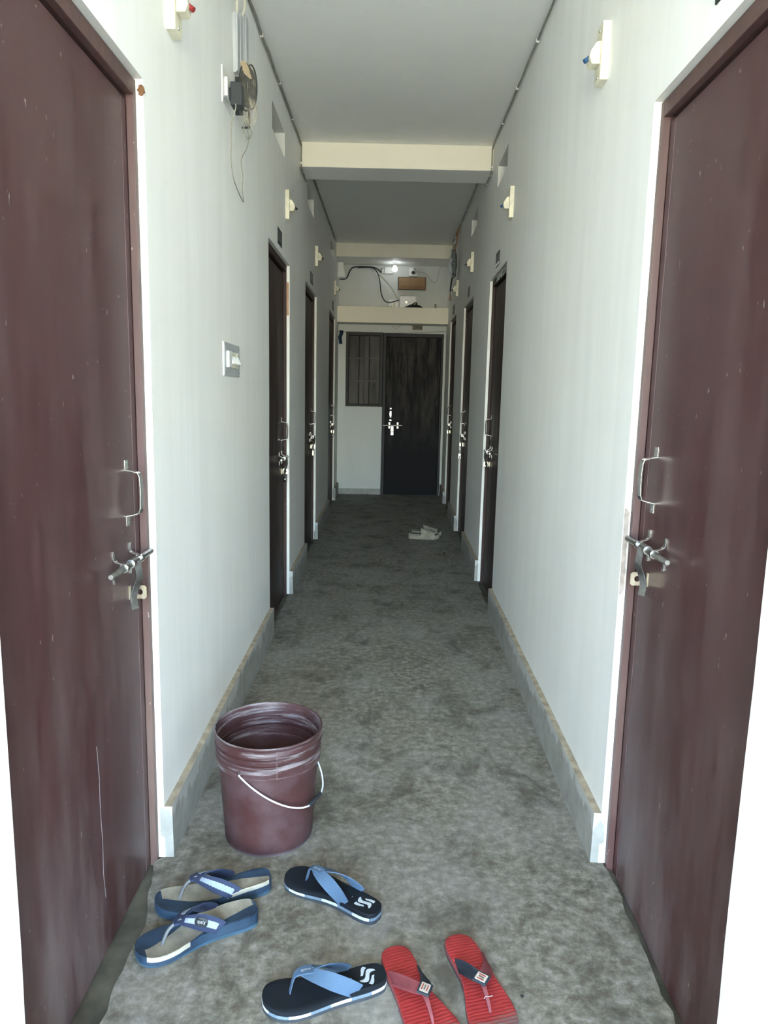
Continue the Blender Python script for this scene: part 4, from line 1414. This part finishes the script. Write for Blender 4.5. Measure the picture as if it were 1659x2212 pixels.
# trunking strips going up to the ceiling, with white cable loops
for i, (u, za, zb, w, lab) in enumerate(((3.030, 2.525, 2.735, 0.045, 'leftmost'), (3.095, 2.525, 2.765, 0.040, 'middle'), (3.215, 2.590, 2.815, 0.045, 'rightmost'))):
    t = wall_thing('cable_trunking', -1, u, za, 'grey vertical trunking strip above the wrapped bundle, %s of three' % lab, 'trunking', 'grey trunking strips')
    MB().box((-w / 2, -0.002, 0), (w / 2, 0.012, zb - za)).build('base_channel', M_TRUNK, t, bevel=0.001)
    MB().box((-w / 2 - 0.002, 0.012, 0.004), (w / 2 + 0.002, 0.018, zb - za - 0.003)).build('cover', M_TRUNK, t, bevel=0.002)
for i, (pts, lab) in enumerate((([(3.030, 2.725), (2.985, 2.790), (2.955, 2.860), (2.975, 2.92)], 'left'), ([(3.100, 2.755), (3.135, 2.800), (3.140, 2.850), (3.110, 2.92)], 'right'))):
    q = MB().tube(smooth_path([PL(u, 0.012 + 0.010 * math.sin(k), z) for k, (u, z) in enumerate(pts)], 6), 0.0055, 8)
    tag(q.build('cable_loop', M_CABLEW, None, smooth=True), 'white cable rising from the trunking to the ceiling, %s of two' % lab, 'cable', 'white cables above the trunking')

# grey box and the bundle of cable in a plastic bag
t = wall_thing('cable_box', -1, 3.110, 2.462, 'white junction box behind the wrapped cable bundle', 'junction box')
MB().box((-0.062, -0.002, -0.078), (0.066, 0.026, 0.075)).build('box', M_WHITEP, t, bevel=0.004)
MB().box((-0.066, -0.002, -0.084), (-0.060, 0.034, 0.070)).build('black_edge', M_BLACKP, t, bevel=0.001)
MB().box((0.0665, 0.000, -0.080), (0.070, 0.030, 0.060)).build('black_edge', M_BLACKP, t, bevel=0.001)
def film():
    m, nt, N, L, b = nodes_of('yellowed_plastic_film')
    n = tex_noise(N, L, mapping(N, L), 40, 4, 0.6)
    L.new(ramp(N, L, n, [(0.3, (0.42, 0.36, 0.24)), (0.7, (0.62, 0.56, 0.42))]), b.inputs['Base Color'])
    b.inputs['Roughness'].default_value = 0.3
    L.new(frange(N, L, n, 0.45, 0.70, 0.06, 0.55), b.inputs['Alpha'])
    bump(N, L, b, n, 0.4, 0.004)
    return m
M_FILM = film()
t = wall_thing('cable_bundle', -1, 3.010, 2.462, 'coil of black cable wrapped in yellowed plastic on the left wall', 'cable bundle', off=0.036)
q = MB()
for k in range(7):
    a_, b_ = 0.012 + 0.0022 * k, 0.050 + 0.0055 * k
    yy = 0.012 + 0.010 * (k % 3)
    q.tube([(0.010 + 0.018 * math.sin(2 * PI * j / 24) * 0.2 + yy * 0.05, yy + a_ * math.cos(2 * PI * j / 24), 0.006 + b_ * math.sin(2 * PI * j / 24)) for j in range(24)], 0.0034, 6, closed=True)
q.build('coil', M_CABLEB, t, smooth=True)
q = MB()
def bagf(a, b):
    th = 2 * PI * a
    z = -0.125 + 0.215 * b
    sw = 0.8 + 0.45 * (1 - b) ** 3 + 0.12 * math.sin(5 * th + 9 * b)
    r = math.sin(PI * (0.10 + 0.82 * b)) ** 0.5
    return Vector((0.012 + 0.030 * math.cos(th) * r * sw, 0.022 + 0.036 * math.sin(th) * r * sw, z))
q.grid(bagf, 24, 14)
q.build('plastic_wrap', M_FILM, t, smooth=True)
MB().ribbon(smooth_path([(0.040, 0.004, 0.085), (0.046, 0.016, 0.066), (0.048, 0.026, 0.042), (0.046, 0.040, 0.022)], 4), (0.3, 0.9, 0.35), (1, -0.3, 0), [0.020] * 5 + [0.024] * 4 + [0.016, 0.012, 0.008, 0.004], 0.0012).build('masking_tape', plain('masking_tape', (0.36, 0.29, 0.19), 0.6, 0, 0.1, 20), t)
q = MB()
for xx in (0.0, 0.010):
    pts = [(0.012 + xx, 0.012, -0.115), (0.020 + xx, 0.030 + xx, -0.150), (0.010, 0.022, -0.180), (0.018 - xx, 0.004, -0.150), (0.012, 0.010, -0.118)]
    q.tube(smooth_path(pts, 6), 0.0021, 6)
q.build('loose_cord', M_CABLE, t, smooth=True)

# cables clipped along both ceiling corners
def ceiling_cable(side, label, r, mat):
    P = PL if side < 0 else PR
    t = thing('ceiling_cable', P(3.0, 0, cz(3.0)), 0, label, 'cable', 'cables along the ceiling corners')
    o = t.location.copy()
    sag = lambda u: 0.010 + 0.022 * abs(noise.noise(Vector((u * 2.6, side * 4, 0))))
    pts = [P(u, 0.010, cz(u) - sag(u)) for u in [2.4 + 0.12 * i for i in range(24)] if u < 5.20]
    pts += [P(5.225, 0.012, cz(5.2) - 0.03), P(5.228, 0.011, 2.90), P(5.228, 0.012, 2.845), P(5.26, 0.012, 2.824), P(5.40, 0.012, 2.824), P(5.54, 0.012, 2.826), P(5.56, 0.012, 2.86), P(5.57, 0.014, cz(5.57) - 0.03)]
    pts += [P(u, 0.010, cz(u) - sag(u)) for u in [5.7 + 0.16 * i for i in range(22)] if u < 9.05]
    MB().tube([p - o for p in smooth_path(pts, 2)], r, 6).build('cable', mat, t, smooth=True)
    for u in (3.05, 3.62, 4.20, 4.75, 6.0, 6.55, 7.1, 7.7, 8.3, 8.8):
        p = P(u, 0.010, cz(u) - sag(u)) - o
        q = MB().box((-0.007, -0.006, -0.008), (0.007, 0.006, 0.008), Matrix.Translation(p))
        q.build('clip', M_WHITEP, t, bevel=0.002)
    for p in (P(5.226, 0.011, 2.975), P(5.226, 0.011, 2.855), P(5.30, 0.011, 2.824), P(5.50, 0.011, 2.824)):
        MB().box((-0.007, -0.007, -0.006), (0.007, 0.007, 0.006), Matrix.Translation(p - o)).build('clip', M_WHITEP, t, bevel=0.002)
    return t
ceiling_cable(-1, 'grey cable clipped along the left ceiling corner', 0.0060, M_CABLE)
ceiling_cable(1, 'grey cable clipped along the right ceiling corner', 0.0048, M_CABLE)

# foil balloon hanging under the right ceiling corner
def foil_mat():
    m, nt, N, L, b = nodes_of('silver_foil')
    n = tex_noise(N, L, mapping(N, L), 30, 3, 0.6)
    b.inputs['Base Color'].default_value = (0.55, 0.60, 0.62, 1)
    b.inputs['Metallic'].default_value = 1.0
    b.inputs['Roughness'].default_value = 0.12
    bump(N, L, b, n, 0.8, 0.02)
    return m
M_FOIL = foil_mat()
t = wall_thing('foil_balloon', 1, 7.97, 2.700, 'crumpled silver foil balloon hanging high on the right wall', 'balloon')
q = MB()
def foil(a, b):
    th, ph = 2 * PI * a, PI * b
    r = math.sin(ph)
    p = Vector((0.150 * r * math.cos(th) * (0.55 + 0.7 * b), 0.060 + 0.038 * r * math.sin(th), 0.150 * math.cos(ph) - 0.005))
    k = noise.noise(p * 16.0) * 0.030 + noise.noise(p * 37.0) * 0.014
    return p + Vector((0.7 * k, 0.45 * k, k))
q.grid(foil, 30, 22)
q.build('foil_skin', M_FOIL, t)
MB().ribbon([(-0.03, 0.045, 0.13), (-0.10, 0.035, 0.25), (-0.14, 0.014, 0.345)], (0.6, 0.5, 0.4), (0.3, 1, 0), 0.020, 0.001).build('hanging_ribbon', M_TAPE, t)
MB().ribbon([(0.04, 0.050, 0.12), (0.14, 0.040, 0.24), (0.20, 0.016, 0.350)], (0.6, 0.5, 0.4), (0.3, 1, 0), 0.022, 0.001).build('hanging_ribbon', M_TAPE, t)
MB().ribbon([(-0.02, 0.050, 0.12), (0.02, 0.045, 0.20), (-0.05, 0.040, 0.26)], (0.9, 0.3, 0.2), (0.1, 1, 0), [0.05, 0.09, 0.07], 0.001).build('limp_corner', M_FOIL, t)
MB().ribbon([(0.06, 0.062, -0.13), (0.16, 0.066, -0.20), (0.23, 0.066, -0.255)], (0.8, 0.4, 0.4), (0.1, 1, 0), 0.030, 0.001).build('neck', M_CLOTHK, t)
MB().ribbon([(0.23, 0.066, -0.25), (0.26, 0.062, -0.30), (0.28, 0.060, -0.345)], (0.8, 0.4, 0.1), (0, 1, 0), [0.012, 0.026, 0.036], 0.001).build('orange_tail', M_TAPE, t)

# keys in the third right door
kt = wall_thing('key_ring', 1, 6.985, 0.790, 'small silver keys hanging at the third right door', 'keys')
q = MB().tube([(0.0, 0.004 + 0.010 * math.cos(2 * PI * k / 16), 0.010 * math.sin(2 * PI * k / 16)) for k in range(16)], 0.0012, 6, closed=True)
q.build('ring', M_CHROME, kt, smooth=True)
for dx, ang in ((-0.002, 0.25), (0.002, -0.25)):
    M4 = Matrix.Translation((dx, 0.004, -0.009)) @ Matrix.Rotation(ang, 4, 'X')
    q = MB().lathe([(0.0, -0.001), (0.011, -0.001), (0.011, 0.001), (0.0, 0.001)], 16, M4 @ Matrix.Translation((0, 0, -0.010)) @ Matrix.Rotation(PI / 2, 4, 'Y'))
    q.box((-0.001, -0.0035, -0.048), (0.001, 0.0035, -0.019), M4)
    q.build('key', M_CHROME, kt)
MB().box((-0.004, 0.000, 0.009), (0.004, 0.010, 0.022)).build('teal_tag', plain('teal_plastic', (0.02, 0.16, 0.17), 0.5), kt, bevel=0.002)

# brown strip on the reveal of the second left door, chips on the frames
t = thing('tape_strip', (-0.001, LD[1][1] - 0.0006, 1.90), 0, 'brown tape strip on the reveal of the second left door', 'tape')
MB().box((-0.016, -0.002, -0.10), (-0.003, 0.0, 0.10)).build('strip', M_TAPE, t)
# torn foil on the head of the second right door
t = wall_thing('foil_scrap', 1, 4.62, 2.068, 'torn silver foil on the head of the second right door', 'foil', off=-0.010)
q = MB()
q.grid(lambda a, b: Vector((-0.20 + 0.42 * a, 0.004 + 0.006 * noise.noise(Vector((a * 9, b * 3, 1))), -0.022 + 0.04 * b + 0.010 * noise.noise(Vector((a * 12, b * 2, 4))))), 24, 4)
o_ = q.build('scrap', M_FOIL, t)

# ------------------------------------------------------------------ far end: fittings above the ledge
def end_thing(name, x, z, label, cat, y=END, group=None):
    return thing(name, (x, y, z), 0, label, cat, group)

t = end_thing('light_bulb', 0.711, 2.956, 'lit white bulb under the ceiling at the far end', 'light bulb', 9.47)
MB().lathe([(0.0, 0.0), (0.030, 0.0), (0.028, -0.010), (0.019, -0.014), (0.019, -0.040), (0.0, -0.040)], 20).build('holder', M_WHITEP, t, smooth=True, sharp=40)
m_, nt, N, L, b = nodes_of('lit_bulb')
b.inputs['Base Color'].default_value = (0.9, 0.9, 0.9, 1)
b.inputs['Emission Color'].default_value = (0.90, 0.97, 1.0, 1)
b.inputs['Emission Strength'].default_value = 1.6
MB().lathe([(0.0, -0.112)] + [(0.034 * math.sin(a_), -0.078 - 0.034 * math.cos(a_)) for a_ in [PI * k / 14 for k in range(1, 11)]] + [(0.020, -0.046), (0.018, -0.038)], 24).build('globe', m_, t, smooth=True)

t = end_thing('security_camera', 0.948, 2.880, 'white dome security camera on a square box at the far wall', 'camera')
MB().box((-0.053, -0.036, -0.053), (0.053, 0.0, 0.053)).build('mount_box', M_WHITEP, t, bevel=0.004)
MB().lathe([(0.0, 0.0), (0.040, 0.0), (0.041, 0.014), (0.036, 0.034), (0.030, 0.044)], 28, Matrix.Translation((0.004, -0.036, 0.006)) @ Matrix.Rotation(PI / 2, 4, 'X')).build('housing', M_WHITEP, t, smooth=True, sharp=60)
Mx = Matrix.Translation((-0.002, -0.074, -0.002)) @ Matrix.Rotation(PI / 2 + 0.5, 4, 'X')
MB().lathe([(0.034, -0.014)] + [(0.036 * math.cos(a_), 0.036 * math.sin(a_)) for a_ in [PI / 2 * k / 8 for k in range(0, 7)]], 24, Mx).build('ball', M_WHITEP, t, smooth=True)
MB().lathe([(0.0, 0.040), (0.018, 0.038), (0.021, 0.030), (0.020, 0.022)], 20, Mx).build('lens', M_BLACKP, t, smooth=True)

tag(MB().tube(smooth_path([(1.000, END - 0.012, 2.880), (1.05, END - 0.014, 2.884), (1.105, END - 0.012, 2.870), (1.150, END - 0.010, 2.825), (1.200, END - 0.010, 2.770), (1.240, END - 0.010, 2.765), (1.268, END - 0.010, 2.810), (1.275, END - 0.010, 2.880), (1.292, END - 0.010, 2.920), (1.292, END - 0.012, 2.954)], 5), 0.0058, 8).build('camera_cable', M_GREYP, None, smooth=True), 'grey cable looping from the security camera to the ceiling', 'cable')

t = end_thing('junction_box', 0.636, 2.893, 'pale junction box beside the light bulb', 'junction box')
MB().box((-0.056, -0.034, -0.040), (0.056, 0.0, 0.040)).build('box', M_WHITEP, t, bevel=0.003)
MB().box((-0.052, -0.039, -0.036), (0.052, -0.034, 0.036)).build('cover', M_WHITEP, t, bevel=0.002)
MB().box((-0.084, -0.020, -0.036), (-0.062, 0.0, 0.044)).build('terminal_strip', M_WHITEP, t, bevel=0.002)
MB().tube(smooth_path([(-0.056, -0.012, 0.026), (-0.07, -0.03, 0.030), (-0.088, -0.030, 0.020), (-0.098, -0.018, 0.0)], 5), 0.003, 6).build('green_wire', plain('green_wire', (0.02, 0.10, 0.05), 0.5), t, smooth=True)

t = end_thing('cardboard_box', 0.935, 2.735, 'brown cardboard box fixed on the far wall', 'cardboard box')
MB().box((-0.180, -0.085, -0.075), (0.180, 0.0, 0.075)).build('carton', M_CARDD, t, bevel=0.002)
MB().box((-0.166, -0.091, -0.038), (0.166, -0.086, 0.066), Matrix.Rotation(-0.02, 4, 'Y')).build('flap', M_CARD, t, bevel=0.001)
MB().box((-0.174, -0.096, -0.079), (0.180, -0.086, -0.034)).build('flap', plain('darker_brown_cardboard', (0.25, 0.145, 0.075), 0.85, 0, 0.1, 8), t, bevel=0.001)  # lower flap in a slightly darker brown

t = end_thing('wifi_router', 0.892, 2.412, 'white router standing on the ledge at the far wall', 'router', END - 0.02)
q = MB().box((-0.110, -0.030, 0.002), (0.110, 0.0, 0.172))
q.build('case', M_WHITEP, t, bevel=0.018)
MB().lathe([(0.0, 0.0), (0.016, 0.0), (0.016, 0.002), (0.0, 0.002)], 20, Matrix.Translation((-0.022, -0.029, 0.092)) @ Matrix.Rotation(PI / 2, 4, 'X')).build('logo_disc', M_CHROME, t)
MB().box((0.008, -0.0312, 0.085), (0.020, -0.0295, 0.098)).build('light_mark', M_GREYP, t)

t = end_thing('wall_socket', 0.702, 2.497, 'white socket plate beside the router at the far wall', 'socket')
MB().box((-0.054, -0.008, -0.044), (0.054, 0.0, 0.040)).build('plate', M_WHITEP, t, bevel=0.003)
MB().box((0.008, -0.018, -0.036), (0.040, -0.008, 0.020)).build('socket_module', M_IVORY, t, bevel=0.002)
t = end_thing('plug_adapter', 0.745, 2.412, 'white plug adapter standing left of the router', 'adapter', END - 0.06)
MB().box((-0.022, -0.030, 0.0), (0.022, 0.012, 0.092)).build('body', M_WHITEP, t, bevel=0.004)
MB().box((-0.060, -0.020, 0.0), (-0.026, 0.010, 0.062)).build('plug', M_IVORY, t, bevel=0.003)

yb = END - 0.012
tag(MB().tube(smooth_path([(0.006, yb, 2.780), (0.060, yb, 2.776), (0.105, yb, 2.800), (0.128, yb, 2.860), (0.165, yb, 2.915), (0.220, yb, 2.932), (0.33, yb, 2.936), (0.43, yb, 2.930), (0.49, yb, 2.910), (0.545, yb, 2.868)], 5), 0.0085, 8).build('black_cable', M_CABLEB, None, smooth=True), 'thick black cable arching from the left to the junction box', 'cable')
yb2 = END - 0.030
tag(MB().tube(smooth_path([(0.235, yb2, 2.918), (0.40, yb2, 2.924), (0.465, yb2, 2.895), (0.510, yb2, 2.820), (0.530, yb2, 2.72), (0.545, yb2, 2.61), (0.585, yb2, 2.525), (0.640, yb2, 2.497), (0.700, yb2 - 0.01, 2.505), (0.778, yb2 - 0.01, 2.530)], 5), 0.0070, 8).build('data_cable', M_CABLEB, None, smooth=True), 'dark cable hanging in a long curve down to the router', 'cable')
tag(MB().tube(smooth_path([(0.52, END - 0.006, 2.845), (0.60, END - 0.006, 2.765), (0.672, END - 0.006, 2.690), (0.715, END - 0.006, 2.615), (0.762, END - 0.012, 2.545)], 5), 0.0034, 6).build('thin_wire', M_CABLEY, None, smooth=True), 'thin yellowish wire slanting from the junction box to the router', 'cable')

t = end_thing('crumpled_cloth', 0.955, 2.412, 'crumpled black cloth lying on the ledge before the router', 'cloth', 9.50)
q = MB()
def capf(a, b):
    th = 2 * PI * a
    r = b
    p = Vector((0.135 * r * math.cos(th), 0.050 * r * math.sin(th), 0.0))
    h = 0.060 * max(0.0, 1 - r * r) * (0.75 + 0.35 * math.sin(3 * th + 1.0) * r)
    h += 0.012 * noise.noise(Vector((p.x * 40, p.y * 40, 2.0))) * (1 - r)
    return Vector((p.x, p.y, max(0.0015, h)))
q.grid(capf, 28, 9)
q.build('cloth', M_CLOTHK, t, smooth=True)
q = MB().tube(smooth_path([(-0.02, -0.02, 0.040), (0.01, -0.03, 0.058), (0.03, -0.02, 0.066), (0.045, -0.01, 0.056), (0.03, 0.0, 0.048)], 5), 0.007, 6)
q.build('fold', M_CLOTHK, t, smooth=True)
t = end_thing('small_bottle', 1.238, 2.412, 'small clear bottle on the right end of the ledge', 'bottle', 9.55)
m_, nt, N, L, b = nodes_of('clear_plastic')
b.inputs['Base Color'].default_value = (0.62, 0.60, 0.50, 1)
b.inputs['Transmission Weight'].default_value = 0.7
b.inputs['Roughness'].default_value = 0.2
MB().lathe([(0.0, 0.0), (0.018, 0.0), (0.020, 0.004), (0.020, 0.032), (0.010, 0.042), (0.010, 0.048), (0.0, 0.048)], 18).build('bottle', m_, t, smooth=True, sharp=50)
MB().lathe([(0.0, 0.060), (0.011, 0.060), (0.011, 0.047), (0.0, 0.047)], 14).build('cap', M_BLACKP, t)

# tilted white panel box on the left wall of the end bay
t = thing('meter_box', (0.0, 9.52, 2.765), 0, 'white box fixed at the left of the end bay under the ceiling', 'box')
q = MB().prism([(0.0, 0.0), (0.095, 0.004), (0.066, 0.185), (0.0, 0.185)], lambda p: (p[0], -0.06, p[1]), lambda p: (p[0], 0.07, p[1]))
q.build('case', M_WHITEP, t, bevel=0.003)
MB().prism([(0.004, 0.006), (0.070, 0.010), (0.050, 0.176), (0.004, 0.178)], lambda p: (p[0], -0.066, p[1]), lambda p: (p[0], -0.060, p[1])).build('cover', M_WHITEP, t, bevel=0.001)

# line across the far wall with a blue cloth, and the plate under the ledge
tag(MB().tube([(0.012, END - 0.05, 2.118)] + [(0.012 + 1.36 * k / 12, END - 0.05, 2.118 + 0.03 * k / 12 - 0.020 * math.sin(PI * k / 12)) for k in range(1, 12)] + [(1.385, END - 0.05, 2.148)], 0.0022, 6).build('washing_line', M_CABLE, None, smooth=True), 'thin line strung across the far wall above the door', 'cord')
t = thing('blue_cloth', (0.006, END - 0.05, 2.122), 0, 'dark blue cloth hanging on the line at the far left', 'cloth')
q = MB()
def cl(a, b):
    return Vector((0.004 + 0.050 * a * (1.0 - 0.25 * b) + 0.006 * math.sin(9 * b), -0.012 + 0.010 * math.sin(7 * a + 3 * b), 0.010 - 0.165 * b - 0.010 * a * (1 if b > 0.5 else 0)))
q.grid(cl, 8, 12)
o_ = q.build('cloth', M_CLOTHB, t, smooth=True)
md = o_.modifiers.new('thickness', 'SOLIDIFY'); md.thickness = 0.004
t = end_thing('door_sign', 1.023, 2.197, 'dark sign with gold lettering above the far door', 'sign')
MB().box((-0.064, -0.006, -0.034), (0.064, 0.0, 0.036)).build('plate', M_PLATE, t, bevel=0.001)
q = MB().tube([(-0.042 + 0.014 * math.cos(2 * PI * k / 18), -0.0065, 0.002 + 0.014 * math.sin(2 * PI * k / 18)) for k in range(18)], 0.0028, 6, closed=True)
q.build('gold_ring', M_GOLD, t)
for (xa, xb, z, h) in ((-0.018, 0.046, 0.024, 0.004), (-0.012, 0.004, 0.006, 0.006), (0.014, 0.040, 0.006, 0.006), (-0.010, 0.044, -0.010, 0.003), (-0.056, 0.056, -0.026, 0.003)):
    MB().box((xa, -0.0075, z - h / 2), (xb, -0.0058, z + h / 2)).build('gold_line', M_GOLD, t)
tag(MB().tube(smooth_path([(0.690, END - 0.006, 2.216), (0.715, END - 0.008, 2.190), (0.745, END - 0.008, 2.176), (0.790, END - 0.006, 2.200), (0.810, END - 0.006, 2.216)], 4), 0.0025, 6).build('wire_loop', M_CABLE, None, smooth=True), 'small wire loop hanging under the ledge', 'wire')

# a pebble, and a dark floor stain modelled as a tiny lump
for i, (x, y, r_, lab) in enumerate(((1.145, 6.05, 0.010, 'black pebble on the floor before the cream slides'), (0.935, 1.432, 0.004, 'tiny dark stain, raised as a lump, right of the red flip flops'))):
    q = MB()
    q.grid(lambda a, b: Vector((r_ * math.sin(PI * b) * math.cos(2 * PI * a) * (1 + 0.2 * math.sin(5 * a)), r_ * 0.8 * math.sin(PI * b) * math.sin(2 * PI * a), r_ * 0.5 - r_ * 0.5 * math.cos(PI * b))), 10, 6)
    o_ = tag(q.build('pebble', M_CLOTHK, None, smooth=True), lab, 'pebble')
    o_.location = (x, y, 0)

# bare patch where the paint has peeled off the reveal of the nearest right door, rust on the left one
def blotch(name, parent_loc, mat, pts, lab, cat):
    q = MB()
    n = len(pts)
    q.add([Vector(p) for p in pts] + [Vector(p) + Vector((0, 0.0012, 0)) for p in pts], [tuple(range(n)), tuple(range(2 * n - 1, n - 1, -1))] + [(k, (k + 1) % n, n + (k + 1) % n, n + k) for k in range(n)])
    o = q.build(name, mat)
    return tag(o, lab, cat, kind='structure')
yy = RD[0][1] - 0.0045
x0_ = xr(yy)
pl, pr = [], []
for k in range(22):
    z = 0.800 + 0.235 * k / 21
    pl.append((x0_ + 0.001 + 0.003 * abs(noise.noise(Vector((z * 40, 1, 0)))), yy, z))
    pr.append((x0_ + 0.0135 + 0.006 * noise.noise(Vector((z * 55, 5, 0))) - (0.008 if k in (0, 21) else 0), yy, z))
blotch('peeled_patch', None, plain('bare_plaster', (0.33, 0.28, 0.245), 0.9, 0, 0.15, 60, 0.2), pl + pr[::-1], 'bare plaster patch where paint peeled beside the nearest right door', 'patch')
yy = LD[0][1] - 0.0040
pts = [(-0.004 + 0.0085 * math.cos(2 * PI * k / 14) * (1 + 0.3 * math.sin(3 * k)), yy, 2.036 + 0.013 * math.sin(2 * PI * k / 14)) for k in range(14)]
blotch('rust_spot', None, plain('rust_stain', (0.16, 0.075, 0.03), 0.9, 0, 0.3, 90), pts, 'rusty brown spot at the top corner of the nearest left door', 'stain')
